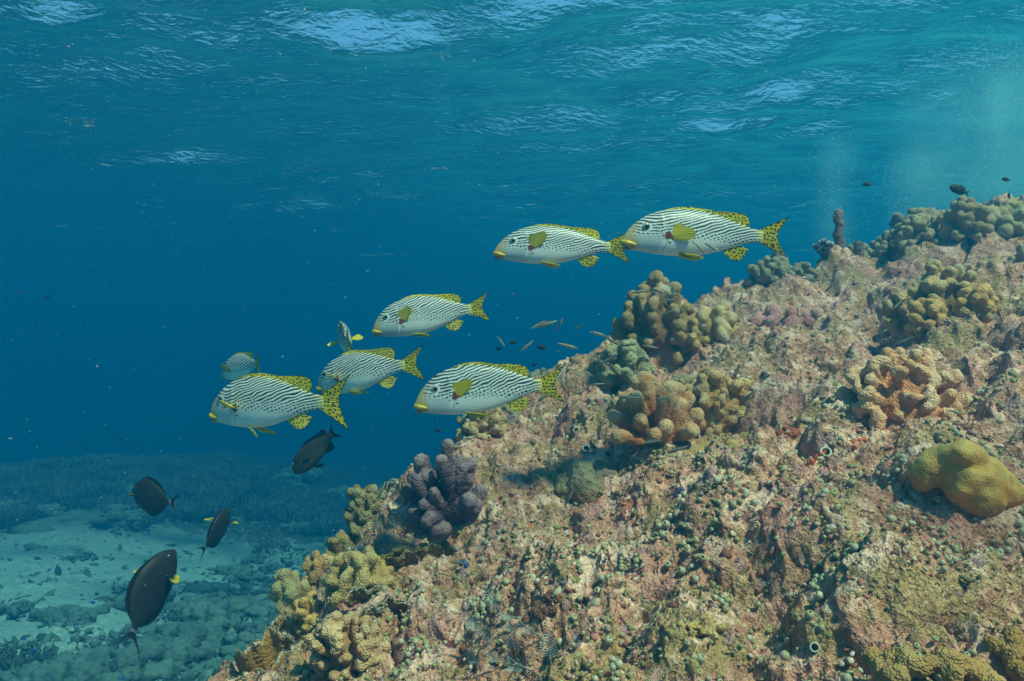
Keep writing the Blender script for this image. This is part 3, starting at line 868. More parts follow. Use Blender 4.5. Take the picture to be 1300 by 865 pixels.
class Fish:
    """local frame: +X ahead, +Z up, +Y its left side; s runs 0 (snout) .. 1 (tail tip)"""
    def __init__(self, prof, L, bend=0.0, bend0=.35, seed=1, org=.45):
        self.p, self.L, self.bend, self.b0, self.seed, self.org = prof, L, bend, bend0, seed, org
    def xyz(self, s, t, y):
        s = np.asarray(s, float)
        q = np.clip(s - self.b0, 0, None)
        y = np.asarray(y, float) + self.bend * q * q * 2.2
        return np.stack([(self.org - s) * self.L, y * self.L, np.asarray(t, float) * self.L], -1)
    def body(self, name, ns, na, colfn, mat):
        p = self.p
        s = p.end * np.linspace(0, 1, ns) ** 1.15
        a = np.arange(na) / na * 2 * pi
        S, A = np.meshgrid(s, a, indexing='ij')
        tp, bt, w = p.top(s)[:, None], p.bot(s)[:, None], p.wid(s)[:, None]
        mid, hf = (tp + bt) / 2, (tp - bt) / 2
        T = mid + hf * np.sin(A)
        Yl = w * np.sign(np.cos(A)) * np.abs(np.cos(A)) ** .95
        # gill cover edge and cheek: a low step
        g = .255 - .55 * (T / max(p.dz, .5) + .03) ** 2 * 2
        Yl = Yl * (1 + .05 * np.clip(1 - np.abs(S - g + .014) / .02, 0, 1) * (np.abs(T + .03) < .13))
        V = self.xyz(S, T, Yl).reshape(-1, 3)
        col = colfn(S.ravel(), T.ravel(), Yl.ravel())
        nn = ns * na
        F = np.array([[i * na + j, i * na + (j + 1) % na, (i + 1) * na + (j + 1) % na, (i + 1) * na + j] for i in range(ns - 1) for j in range(na)])
        V = np.concatenate([V, V[:na].mean(0, keepdims=True), V[nn - na:nn].mean(0, keepdims=True)])
        col = np.concatenate([col, col[:1], col[-1:]])
        T1 = np.array([[nn, (j + 1) % na, j] for j in range(na)])
        T2 = np.array([[nn + 1, nn - na + j, nn - na + (j + 1) % na] for j in range(na)])
        me = mesh_np(name, V, [F, np.concatenate([T1, T2])], mat, col)
        return me
    def fin(self, name, base, tip, colfn, mat, nu=90, nv=40, th=.005, rays=24, curl=0.0):
        """base, tip: (k,3) arrays of (s,t,y); a thin two-sided sheet with rays"""
        base, tip = np.asarray(base, float), np.asarray(tip, float)
        def rs(P):
            d = np.concatenate([[0], np.cumsum(np.linalg.norm(np.diff(P, axis=0), axis=1) + 1e-6)]); d /= d[-1]
            u = np.linspace(0, 1, nu)
            return np.stack([np.interp(u, d, P[:, k]) for k in range(3)], 1), u
        B, u = rs(base); Tp, _ = rs(tip)
        for _ in range(3):
            Tp[1:-1] = (Tp[:-2] + 2 * Tp[1:-1] + Tp[2:]) / 4
        v = np.linspace(0, 1, nv)
        P = B[:, None] * (1 - v)[None, :, None] + Tp[:, None] * v[None, :, None]
        s, t, y = P[..., 0], P[..., 1], P[..., 2]
        U, Vv = np.meshgrid(u, v, indexing='ij')
        X = self.xyz(s, t, y)
        du = np.gradient(X, axis=0); dv = np.gradient(X, axis=1)
        n = np.cross(du, dv); n /= np.linalg.norm(n, axis=-1, keepdims=True) + 1e-9
        wav = (.25 + .75 * Vv) * .35 * th * self.L * np.cos(U * rays * 2 * pi) + curl * self.L * Vv ** 2 + .006 * self.L * Vv * np.sin(U * 5 + self.seed)
        X = X + n * wav[..., None]
        h = th * self.L * .5 * (1 - .75 * Vv) * np.sin(np.clip(U, .02, .98) * pi) ** .3
        f = (X + n * h[..., None]).reshape(-1, 3); b = (X - n * h[..., None]).reshape(-1, 3)
        N = len(f)
        F1 = grid_faces(nu, nv); F2 = F1[:, ::-1] + N
        rim = [i * nv + nv - 1 for i in range(nu)]
        E = np.array([[rim[i], rim[i] + N, rim[i + 1] + N, rim[i + 1]] for i in range(nu - 1)])
        l = np.array([[j + 1, j, j + N, j + 1 + N] for j in range(nv - 1)])
        o = (nu - 1) * nv
        r = np.array([[o + j, o + j + 1, o + j + 1 + N, o + j + N] for j in range(nv - 1)])
        c = colfn(U.ravel(), Vv.ravel(), s.ravel(), t.ravel())
        ray = (1 - .24 * (np.cos(U * rays * 2 * pi) > .55).ravel())[:, None]
        return mesh_np(name, np.concatenate([f, b]), np.concatenate([F1, F2, E, l, r]), mat, np.concatenate([c * ray, c * ray]))
    def orient(self, root, loc, heading, up=(0, 0, 1), roll=0.0):
        h = Vector(heading).normalized(); u = Vector(up)
        y = u.cross(h).normalized(); z = h.cross(y)
        M = Matrix((h, y, z)).transposed().to_4x4()
        M = Matrix.Translation(loc) @ M @ Matrix.Rotation(roll, 4, 'X')
        root.matrix_world = M

def ball(name, mat, seg=20):
    iv, f = ico(3)
    return mesh_np(name, iv, f, mat)

def sstep(x, a, b):
    t = np.clip((x - a) / (b - a), 0, 1)
    return t * t * (3 - 2 * t)

def blend(c, w, col):
    return c * (1 - w[:, None]) + np.asarray(col)[None] * w[:, None]

SW_TOP = ([0, .012, .03, .06, .107, .15, .195, .26, .33, .43, .52, .6, .68, .74, .79, .83, .87], [-.100, -.072, -.030, .016, .068, .102, .127, .150, .166, .170, .160, .140, .110, .085, .066, .056, .056])
SW_BOT = ([0, .01, .02, .06, .13, .22, .33, .43, .5, .557, .65, .72, .77, .82, .87], [-.120, -.132, -.140, -.153, -.166, -.176, -.178, -.170, -.155, -.135, -.098, -.067, -.046, -.032, -.030])
SW_WID = ([0, .01, .03, .07, .13, .2, .3, .42, .52, .62, .7, .78, .84, .87], [.004, .022, .036, .052, .07, .083, .09, .086, .074, .056, .040, .025, .015, .010])
YEL = np.array((.90, .74, .02)); BLK = np.array((.012, .016, .014))

def sweetlips_colours(fish, seed, freq):
    p = fish.p
    def g(s):
        xs = np.linspace(0, 1, 101)
        k = np.interp(xs, [0, .12, .22, .32, .6, .74, .82, 1], [-.05, -.02, .18, .42, .44, .36, .16, .10])
        return np.interp(s, xs, np.cumsum(k) * .01)
    def f(s, t, y):
        side = np.sign(y)
        q = np.stack([s * 7, t * 9, side * 3.1 + seed], 1)
        tt = t / p.dz
        top, bot = p.top(s) / p.dz, p.bot(s) / p.dz
        warp = .016 * perlin(q, seed) + .010 * perlin(q * 2.7, seed + 1)
        # towards the head's outline the lines follow the profile
        head = sstep(s, .26, .16) * sstep(tt - top, -.075, -.045)
        phi = tt - g(s) + warp
        row = np.floor(phi * freq)
        a = np.sin(2 * pi * phi * freq)
        psi = s + .35 * tt + .007 * perlin(q * 3.1, seed + 3)
        rowh = np.mod(np.sin(row * 12.9898 + seed) * 43758.5453, 1.0)
        bnd = np.sin(2 * pi * (psi * freq * .78 + rowh))
        rel = tt - (.0 - .012 * sstep(s, .5, .85) - .03 * sstep(s, .32, .18)) + .018 * perlin(q * 1.3, seed + 4)
        brk = sstep(rel, .035, -.02)            # stripes break up into dots
        gap = sstep(perlin(q * 2.2, seed + 6), .28, .5) * .9
        low = sstep(rel, -.035, -.085)          # dots shrink and stop
        v = a + .10 - np.maximum(brk * (.55 - .62 * bnd), gap * (.4 - .5 * bnd)) - 1.6 * low
        black = sstep(v, -.14, .22)
        face = sstep(s - .22 * (tt - .02), .075, .05)
        black = black * (1 - face) * sstep(np.hypot(s - .138, tt - .006), .030, .036)
        cheek = sstep(s, .25, .2) * sstep(tt, -.05, -.07)
        black = black * (1 - cheek)
        c = np.tile(np.array((.72, .77, .74)), (len(s), 1))
        c = blend(c, sstep(tt, -.03, -.13), (.86, .88, .85))
        c = blend(c, sstep(tt - top, -.07, -.01) * .5, (.42, .47, .42))
        c = blend(c, cheek * .6, (.46, .52, .54))
        c = blend(c, sstep(tt - top, -.02, -.002) * sstep(s, .14, .2) * .5, (.60, .52, .10))
        c = blend(c, black, BLK)
        snout = face * sstep(tt, -.15, -.12)
        c = blend(c, np.clip(sstep(s, .12, .03) * sstep(tt, -.15, -.12), 0, 1) * .85, (.50, .34, .08))
        c = blend(c, sstep(s, .10, .075) * sstep(np.abs(tt + .112 + .1 * s), .036, .022), (.70, .47, .03))
        # mouth line and gill cover edge
        c = blend(c, sstep(np.abs(tt + .128 + .15 * s), .004, .0015) * sstep(s, .085, .075), (.10, .05, .03))
        ge = .268 - 1.1 * (tt + .05) ** 2 * 2
        c = blend(c, sstep(np.abs(s - ge), .006, .002) * sstep(np.abs(tt + .06), .11, .09) * .55, (.22, .27, .28))
        # wine red mark at the root of the breast fin
        r = np.hypot((s - .268) * 1.0, (tt + .045) * .8) + .006 * perlin(q * 4, seed + 7)
        c = blend(c, sstep(r, .026, .018), (.20, .03, .012))
        r2 = np.hypot(s - .282, tt + .095)
        c = blend(c, sstep(r2, .010, .005), (.16, .025, .015))
        c = blend(c, sstep(s, .80, .87) * .55, YEL)
        return c
    return f

def spotted(fish, seed, dens, edge=True, base=YEL, both=False, red=0.0):
    def f(u, v, s, t):
        c = np.tile(base, (len(u), 1)) * (1 + .10 * perlin(np.stack([u * 9, v * 4, u * 0 + seed], 1), seed))[:, None]
        d = cells(s * dens + .3 * t * dens, t * dens + seed * .37, seed)
        r = .275 + .05 * perlin(np.stack([u * 6, v * 6, u * 0], 1), seed + 2)
        c = blend(c, sstep(d, r + .07, r - .05), BLK)
        if edge: c = blend(c, sstep(v, .955, .985), BLK)
        if both: c = blend(c, sstep(np.minimum(u, 1 - u), .045, .02), BLK)
        return c
    return f

def plainfin(col, root=None, seed=1, tipc=None, streak=None):
    def f(u, v, s, t):
        c = np.tile(np.asarray(col, float), (len(u), 1)) * (1 + .14 * perlin(np.stack([u * 14, v * 3, u * 0 + seed], 1), seed))[:, None]
        if root is not None: c = blend(c, sstep(v, .22, .04), root)
        if streak is not None: c = blend(c, sstep(np.abs(u - .35 - .1 * v), .16, .08) * sstep(v, .8, .5) * .9, streak)
        if tipc is not None: c = blend(c, sstep(v, .45, .8), tipc)
        return c
    return f

MATS = {}
def fish_mats():
    MATS['skin'] = skin_material("sweetlips_skin")
    MATS['fin'] = fin_material("fish_fin")
    MATS['dark'] = skin_material("dark_fish_skin", .55, True, .2, 0.0)
    MATS['iris'] = plain_material("fish_iris", (.34, .33, .27), .25)
    MATS['pupil'] = plain_material("fish_pupil", (.008, .009, .012), .08, .7)
    MATS['lip'] = plain_material("yellow_lip", (.70, .46, .03), .4)
    MATS['lowlip'] = plain_material("pale_lip", (.60, .45, .32), .4)

def tube(name, P, r, mat, seg=10):
    P = np.asarray(P, float); r = np.asarray(r, float)
    tan = np.gradient(P, axis=0); tan /= np.linalg.norm(tan, axis=1, keepdims=True) + 1e-9
    ref = np.array((0, 0, 1.0))
    a = np.cross(tan, ref); a /= np.linalg.norm(a, axis=1, keepdims=True) + 1e-9
    b = np.cross(tan, a)
    th = np.arange(seg) / seg * 2 * pi
    V = P[:, None] + r[:, None, None] * (np.cos(th)[None, :, None] * a[:, None] + np.sin(th)[None, :, None] * b[:, None])
    n = len(P)
    F = np.array([[i * seg + j, i * seg + (j + 1) % seg, (i + 1) * seg + (j + 1) % seg, (i + 1) * seg + j] for i in range(n - 1) for j in range(seg)])
    V = np.concatenate([V.reshape(-1, 3), P[:1], P[-1:]])
    N = n * seg
    C = np.array([[N, (j + 1) % seg, j] for j in range(seg)] + [[N + 1, N - seg + j, N - seg + (j + 1) % seg] for j in range(seg)])
    return mesh_np(name, V, [F, C], mat)

def blade(base, d_len, d_wid, length, width, n=9, point=.5):
    """outline of a side fin in (s,t,y): root edge and rounded tip edge"""
    b0 = np.asarray(base, float); dl = np.asarray(d_len, float); dl /= np.linalg.norm(dl)
    dw = np.asarray(d_wid, float); dw -= dl * dw.dot(dl); dw /= np.linalg.norm(dw)
    ws = np.linspace(-1, 1, 31)
    half = math.atan2(width * .5, length * .75)
    root = [b0 + dw * w * width * .15 for w in ws]
    tip = []
    for w in ws:
        R = length * (1 - point * .75 + point * .75 * math.exp(-((w - .45) / .6) ** 2)) * (1 - .25 * max(0, abs(w) - .8) / .2)
        th = w * half
        tip.append(b0 + dw * w * width * .15 + R * (dl * math.cos(th) + dw * math.sin(th)))
    return root, tip

def sweetlips(px, py, Lpx, Y, delta, pitch, label, seed, bend=0.0, depth=1.0, roll=0.0, pec=(.35, .62, .55), pel=(.9, -.22, .12), fan=1.0, freq=36., pecw=(.75, -.2, .08), res=1.0, dors=1.0):
    """delta: turn of the head towards (+) or away from (-) the camera, pitch: nose up (+), degrees"""
    L = Lpx / FPX * Y
    pr = Prof(SW_TOP, SW_BOT, SW_WID, .86, depth * .97, .76)
    f = Fish(pr, L, bend, .35, seed, .5)
    dz = depth
    root = bpy.data.objects.new("striped_sweetlips", None); COL.objects.link(root)
    tag(root, label, "fish", "striped sweetlips drifting over the reef")
    me = f.body("body", int(420 * res), int(200 * res), sweetlips_colours(f, seed, freq), MATS['skin'])
    link("body", me, root)
    # dorsal fin
    sb = np.linspace(.24, .765, 40)
    hgt = np.interp(sb, [.24, .30, .38, .48, .56, .62, .68, .72, .75, .765], [0, .010, .015, .014, .017, .034, .050, .050, .034, .014]) * dors
    tb = pr.top(sb)
    tip = np.stack([sb + .25 * hgt + .5 * hgt * sstep(sb, .55, .72), tb + hgt, sb * 0], 1)
    base = np.stack([sb, tb - .008, sb * 0], 1)
    link("dorsal_fin", f.fin("dorsal_fin", base, tip, spotted(f, seed, 52), MATS['fin'], 200, 26, .008, 30), root)
    # tail fin
    v = np.linspace(1, -1, 25)
    base = np.stack([np.full(25, .832), .012 + v * .042 * dz, v * 0], 1)
    tip = np.stack([.950 + .068 * np.abs(v) ** 1.5, .018 + v * .128 * fan, v * 0 + .004 * np.sin(v * 4)], 1)
    link("tail_fin", f.fin("tail_fin", base, tip, spotted(f, seed + 1, 44, both=True), MATS['fin'], 150, 70, .010, 22), root)
    # anal fin
    sb = np.linspace(.615, .715, 16)
    u = np.linspace(0, 1, 16)
    base = np.stack([sb, pr.bot(sb) + .008, u * 0], 1)
    tip = np.stack([sb + .035 + .055 * np.sin(u * pi * .8), pr.bot(sb) - .018 - .052 * np.sin(np.clip(u * 1.25 + .1, 0, 1) * pi) * (1 - .3 * u), u * 0], 1)
    link("anal_fin", f.fin("anal_fin", base, tip, spotted(f, seed + 2, 48), MATS['fin'], 80, 40, .008, 14), root)
    # pelvic and breast fins
    for sd in (1, -1):
        bs = .345
        b = (bs, float(pr.bot(np.array([bs]))[0]) + .012, .028 * sd)
        rt, tp = blade(b, (pel[0], pel[1], pel[2] * sd), (.2, .5, .6 * sd), .155, .045, point=.65)
        link("pelvic_fin", f.fin("pelvic_fin", rt, tp, plainfin(YEL, None, seed + 3, streak=(.35, .05, .01)), MATS['fin'], 36, 40, .007, 6), root)
        bs, bt = .278, -.05 * dz
        b = (bs, bt, sd * (float(pr.surf(np.array([bs]), np.array([bt]))[0]) - .004))
        rt, tp = blade(b, (pec[0], pec[1], pec[2] * sd), (pecw[0], pecw[1], pecw[2] * sd), .15, .125, point=.5)
        link("pectoral_fin", f.fin("pectoral_fin", rt, tp, plainfin(YEL * .95, (.30, .06, .015), seed + 4), MATS['fin'], 48, 50, .006, 13, .006 * sd), root)
        # eye
        es, et = .138, .006 * dz
        ey = float(pr.surf(np.array([es]), np.array([et]))[0])
        P = f.xyz(es, et, sd * (ey - .004))
        e = link("eye", ball("eye", MATS['iris']), root, tuple(P))
        e.scale = (.0275 * L, .012 * L, .0275 * L)
        pu = link("pupil", ball("pupil", MATS['pupil']), e, (0, sd * .62, 0))
        pu.scale = (.58, .5, .58)
    # lips
    for nm, t0, rr, mt, smax in (("upper_lip", -.106, .0195, 'lip', .085), ("lower_lip", -.138, .015, 'lowlip', .075)):
        q = np.linspace(-1, 1, 41)
        s = .002 + smax * np.abs(q) ** 1.5
        s = s + .012 * (1 - np.abs(q))
        t = (t0 - .16 * s) * dz
        y = np.sign(q) * pr.surf(np.clip(s, .004, 1), t) * np.clip(np.abs(q) * 2.2, 0, 1) * .86
        P = f.xyz(s, t, y)
        r = L * rr * (1 - .55 * np.abs(q) ** 2.5)
        link(nm, tube(nm, P, r, MATS[mt], 12), root)
    a, b = radians(delta), radians(pitch)
    h = Vector((-cos(a) * cos(b), -sin(a) * cos(b), sin(b)))
    f.orient(root, at(px, py, Y), h, (0, 0, 1), radians(roll))
    return root

def simple_fish(name, label, cat, prof, L, loc, heading, up=(0, 0, 1), roll=0., bend=0., seed=1, body=(.012, .012, .012), colfn=None, tail=(.15, .90, 1.02, 1.5), tailc=None, dors=None,
                anal=None, pec=None, pecc=None, eye=(.10, .03, .018), res=(70, 36), group=None, eyecol='pupil', pelv=None, finc=None, mat='dark', tail_base=None):
    f = Fish(prof, L, bend, .35, seed, .45)
    root = bpy.data.objects.new(name, None); COL.objects.link(root)
    tag(root, label, cat, group)
    bc = np.asarray(body, float)
    fc = np.asarray(finc if finc is not None else body, float)
    def dflt(s, t, y):
        return np.tile(bc, (len(s), 1)) * (1 + .25 * perlin(np.stack([s * 12, t * 12, y * 12], 1), seed))[:, None]
    link("body", f.body("body", res[0], res[1], colfn or dflt, MATS[mat]), root)
    span, notch, tipx, pw = tail
    v = np.linspace(1, -1, 19)
    pk_t, pk_b = float(prof.top(np.array([prof.end]))[0]), float(prof.bot(np.array([prof.end]))[0])
    base = np.stack([np.full(19, prof.end - .015), (pk_t + pk_b) / 2 + v * (pk_t - pk_b) / 2 * .95, v * 0], 1)
    tip = np.stack([notch + (tipx - notch) * np.abs(v) ** pw, (pk_t + pk_b) / 2 + v * span, v * 0], 1)
    link("tail_fin", f.fin("tail_fin", base, tip, plainfin(tailc if tailc is not None else fc, tail_base, seed), MATS['fin'], 60, 30, .010, 14), root)
    for nm, spec, sgn, fn in (("dorsal_fin", dors, 1, prof.top), ("anal_fin", anal, -1, prof.bot)):
        if not spec: continue
        s0, s1, hs, back = spec
        sb = np.linspace(s0, s1, 24); hg = np.interp(np.linspace(0, 1, 24), np.linspace(0, 1, len(hs)), hs)
        tb = fn(sb)
        b = np.stack([sb, tb - sgn * .012, sb * 0], 1); tp = np.stack([sb + back * hg, tb + sgn * hg, sb * 0], 1)
        link(nm, f.fin(nm, b, tp, plainfin(fc, None, seed + 2), MATS['fin'], 60, 16, .010, 18), root)
    for sd in (1, -1):
        if pec:
            (bs, bt), d, ln, wd = pec
            b = (bs, bt, sd * (float(prof.surf(np.array([bs]), np.array([bt]))[0]) - .004))
            rt, tp = blade(b, (d[0], d[1], d[2] * sd), (.7, .4, 0), ln, wd)
            link("pectoral_fin", f.fin("pectoral_fin", rt, tp, plainfin(fc, None, seed + 3, tipc=pecc), MATS['fin'], 30, 24, .008, 8), root)
        if pelv:
            (bs, bt), d, ln, wd = pelv
            rt, tp = blade((bs, bt, .02 * sd), (d[0], d[1], d[2] * sd), (.6, .3, 0), ln, wd)
            link("pelvic_fin", f.fin("pelvic_fin", rt, tp, plainfin(fc, None, seed + 5), MATS['fin'], 24, 20, .008, 6), root)
        if eye:
            es, et, er = eye
            P = f.xyz(es, et, sd * (float(prof.surf(np.array([es]), np.array([et]))[0]) - .003))
            e = link("eye", ball("eye", MATS['iris']), root, tuple(P)); e.scale = (er * L, er * .5 * L, er * L)
            pu = link("pupil", ball("pupil", MATS['pupil']), e, (0, sd * .6, 0)); pu.scale = (.65, .5, .65)
    f.orient(root, loc, heading, up, roll)
    return root

def copy_tree(o, parent=None):
    c = o.copy(); COL.objects.link(c)
    if parent is not None: c.parent = parent
    for ch in o.children: copy_tree(ch, c)
    return c

def reorient(o, loc, heading, roll=0., scale=1.0, up=(0, 0, 1)):
    h = Vector(heading).normalized(); y = Vector(up).cross(h).normalized(); z = h.cross(y)
    M = Matrix.Translation(loc) @ Matrix((h, y, z)).transposed().to_4x4() @ Matrix.Rotation(roll, 4, 'X')
    o.matrix_world = M @ Matrix.Scale(scale, 4)

def build_fish():
    fish_mats()
    sweetlips(620, 493, 188, 2.2, 9, -1, "largest striped fish with yellow lips, lowest and nearest, just above the reef edge", 11, bend=.05, freq=45, pec=(.35, .88, .16), fan=1.0)
    sweetlips(893, 297, 211, 2.3, 5, 4, "striped fish leading at the upper right, its lips touching another fish's tail", 23, bend=.03, depth=.85, freq=47, pec=(.85, .45, .16))
    sweetlips(713, 312, 172, 2.75, 3, 3.5, "striped fish at the top whose spotted tail is behind another fish's mouth", 37, bend=.04, depth=.85, freq=45, pec=(.30, .85, .18))
    sweetlips(545, 399, 150, 3.0, -4, -5, "nose-down striped fish alone in the middle of the open water", 41, bend=-.04, depth=.98, freq=45, pec=(.25, .88, .18))
    sweetlips(343, 511, 199, 2.3, -24, 1, "nearest striped fish of the left group, its big yellow tail spread wide", 53, bend=-.14, freq=48, pec=(-.35, .45, .8), pel=(.85, -.42, .3), dors=1.35, fan=1.4, pecw=(.1, .45, .9))
    sweetlips(462, 471, 156, 2.9, -27, -6, "striped fish nose-down behind the nearest left one, between it and the largest", 67, bend=-.12, depth=.97, freq=42, pec=(-.3, .55, .75), dors=1.35, fan=1.15, pecw=(.1, .45, .9))
    sweetlips(310, 465, 98, 3.9, -38, -4, "faded small striped fish half hidden behind the back of the nearest left one", 71, bend=.12, freq=27, pec=(-.3, .45, .8), dors=1.5, res=.7, pecw=(.5, .6, .3))
    sweetlips(436, 430, 122, 3.7, -80, 8, "striped fish seen almost end-on above the group, a thin upright shape", 83, bend=-.10, freq=28, roll=-14, res=.7, dors=1.5, pec=(.3, .1, .9))
    # black surgeonfish
    SUR = lambda: Prof(([0, .02, .06, .12, .22, .35, .5, .62, .72, .78, .82, .86], [.015, .05, .11, .165, .225, .255, .245, .20, .125, .065, .038, .034]),
                       ([0, .02, .06, .12, .22, .35, .5, .62, .72, .78, .82, .86], [-.015, -.045, -.09, -.14, -.20, -.24, -.24, -.20, -.125, -.065, -.038, -.034]),
                       ([0, .02, .08, .2, .35, .5, .65, .78, .86], [.004, .025, .055, .085, .09, .08, .05, .02, .010]), .86)
    def surgeon(label, loc, head, L, seed, roll=0., bend=0., pdir=(.3, .25, .9)):
        def col(s, t, y):
            c = np.tile(np.array((.020, .016, .014)), (len(s), 1)) * (1 + .4 * perlin(np.stack([s * 14, t * 14, y * 9], 1), seed))[:, None]
            return blend(c, sstep(s, .825, .85), (.17, .15, .24))
        simple_fish("black_surgeonfish", label, "fish", SUR(), L, loc, head, roll=roll, bend=bend, seed=seed, colfn=col, tail=(.20, .905, 1.06, 1.8), tailc=(.02, .018, .028), tail_base=(.17, .15, .24),
                    dors=(.2, .78, [0, .03, .04, .045, .05, .05, .01], .4), anal=(.36, .78, [0, .03, .04, .045, .045, .01], .4), pec=((.25, -.01), pdir, .25, .10), pecc=(.62, .50, .02),
                    finc=(.012, .011, .012), group="black surgeonfish over the sea bed", res=(110, 56), eye=(.10, .075, .017))
    surgeon("round black fish, uppermost of the three over the sand, tail to the right", at(190, 631, 3.3), (-.80, .55, .12), .275, 3, bend=-.15)
    surgeon("thin upright black fish seen from behind, right of the round black one", at(277, 672, 3.6), (.13, .72, .55), .26, 4, roll=.12, bend=.1, pdir=(.1, .1, 1))
    surgeon("black oval fish climbing head-up, lowest and nearest over the sand", at(190, 750, 2.9), (.33, .58, .78), .36, 5, roll=.12, bend=-.18, pdir=(.15, .1, 1.0))
    # dark snapper
    SNP = Prof(([0, .02, .06, .12, .2, .3, .42, .55, .68, .78, .84, .88], [-.03, .0, .05, .10, .135, .155, .15, .13, .09, .055, .045, .05]),
               ([0, .02, .06, .12, .2, .3, .42, .55, .68, .78, .84, .88], [-.05, -.075, -.105, -.135, -.155, -.165, -.16, -.135, -.085, -.045, -.035, -.04]),
               ([0, .02, .08, .2, .35, .5, .65, .78, .88], [.004, .028, .055, .08, .082, .07, .045, .022, .01]), .87)
    def scol(s, t, y):
        c = np.tile(np.array((.035, .036, .033)), (len(s), 1)) * (1 + .5 * perlin(np.stack([s * 20, t * 20, y * 9], 1), 8))[:, None]
        c = blend(c, sstep(t, .0, -.12) * .6, (.09, .09, .08))
        return blend(c, sstep(s, .3, .1) * sstep(t, .02, -.08) * .6, (.10, .08, .06))
    simple_fish("dark_snapper", "plain dark grey fish diving head-down below the striped fish", "fish", SNP, .255, at(398, 574, 2.8), (-.72, .28, -.60), bend=.10, seed=6, colfn=scol,
                tail=(.14, .93, 1.03, 1.5), dors=(.28, .80, [0, .03, .04, .035, .05, .085, .03], .7), anal=(.58, .78, [0, .06, .10, .05], .7), pec=((.27, -.03), (.8, -.35, .4), .2, .06),
                pelv=((.34, -.155), (.8, -.6, .2), .15, .05), finc=(.012, .013, .015), res=(140, 70), eye=(.105, .035, .022))
    # damselfish
    DAM = Prof(([0, .03, .10, .22, .36, .52, .66, .76, .82], [0, .07, .14, .20, .215, .18, .11, .06, .055]), ([0, .03, .10, .22, .36, .52, .66, .76, .82], [-.02, -.08, -.14, -.20, -.215, -.18, -.11, -.06, -.055]),
               ([0, .04, .2, .36, .55, .7, .82], [.005, .04, .08, .085, .06, .03, .01]), .82)
    gD = "small dark damselfish over the reef"
    d0 = simple_fish("dark_damselfish", "oval dark damselfish, largest of those in the water at the upper right", "fish", DAM, .075, at(1217, 241, 2.9), (-.85, .1, .35), seed=9, body=(.02, .018, .02), tail=(.15, .90, 1.0, 1.2),
                     dors=(.2, .74, [0, .04, .05, .05, .07, .03], .6), anal=(.4, .74, [0, .05, .07, .03], .6), group=gD, res=(40, 24), eye=(.11, .03, .03), pec=((.28, -.02), (.8, .1, .5), .16, .08))
    for px, py, Y, hd, sc, lb in (
            (1101, 234, 3.6, (-.95, .2, .08), .60, "slender dark damselfish above the rock pinnacle, near the bubbles"),
            (1277, 228, 3.4, (-.9, .2, .25), .50, "small dark damselfish near the right edge, upper of two"),
            (1281, 249, 3.4, (.1, .6, .9), .50, "tiny upright damselfish at the right edge, lower of two"),
            (651, 435, 2.7, (-.95, .2, -.1), .36, "black damselfish between two others left of the largest fish's tail"),
            (633, 443, 2.9, (.9, .2, .05), .36, "leftmost black damselfish above the back of the largest fish"),
            (688, 441, 2.8, (-.95, .1, .15), .52, "longest of the black damselfish just above the largest fish"),
            (678, 463, 3.0, (-.9, .3, -.1), .34, "black damselfish nearest the dorsal fin end of the largest fish"),
            (556, 547, 3.0, (-.9, .3, -.15), .40, "small dark damselfish above the purple coral"),
            (552, 536, 3.0, (-.1, .4, .9), .34, "tiny upright dark damselfish under the belly of the largest fish"),
            (585, 538, 3.1, (-.9, .3, .15), .36, "dark damselfish at the reef edge beside the tan knob coral"),
            (1170, 300, 3.9, (.2, .4, .9), .50, "dark damselfish just above the right skyline coral"),
            (60, 377, 5.5, (-.8, .3, -.3), .75, "dark damselfish far out in the left water, biggest there"),
            (25, 372, 7.0, (.8, .5, .1), .7, "faint dark damselfish at the far left, left of the biggest there"),
            (45, 413, 8.0, (-.8, .5, .1), .7, None), (60, 416, 8.2, (-.8, .5, .1), .7, None), (8, 380, 7.5, (-.8, .5, .1), .7, None), (5, 432, 8, (-.8, .4, 0), .8, None), (152, 394, 9, (-.5, .6, .5), .7, None),
            (118, 372, 9, (-.5, .6, .5), .6, None), (163, 568, 9, (-.95, .3, 0), 1.1, None), (240, 551, 9, (-.9, .4, 0), .9, None), (143, 554, 9.5, (.9, .4, 0), .9, None), (140, 582, 9, (.9, .4, 0), .8, None), (100, 566, 9, (.9, .4, .2), .8, None),
            (2, 575, 8, (-.9, .2, .2), .9, None), (55, 590, 9, (-.9, .2, .2), .7, None), (160, 545, 10, (-.9, .2, .2), .7, None), (270, 566, 10, (-.9, .2, .2), .7, None), (275, 726, 5.5, (-.9, .2, .2), .5, None), (104, 813, 5.0, (.7, .5, .3), .5, None)):
        o = copy_tree(d0); reorient(o, at(px, py, Y), hd, 0, sc)
        o["label"] = lb or "tiny dark damselfish far off in the blue water at the left"
        if lb is None: o["group"] = "tiny far damselfish at the left"
    # blue damsels close to the sea bed
    b0 = simple_fish("blue_damselfish", "tiny bright blue damselfish close above the sand", "fish", DAM, .045, at(117, 765, 5.2), (.9, .2, -.15), seed=10, body=(.015, .10, .42), tail=(.13, .92, 1.0, 1.2), group="bright blue damselfish over the sand",
                     res=(24, 16), eye=(.11, .03, .03))
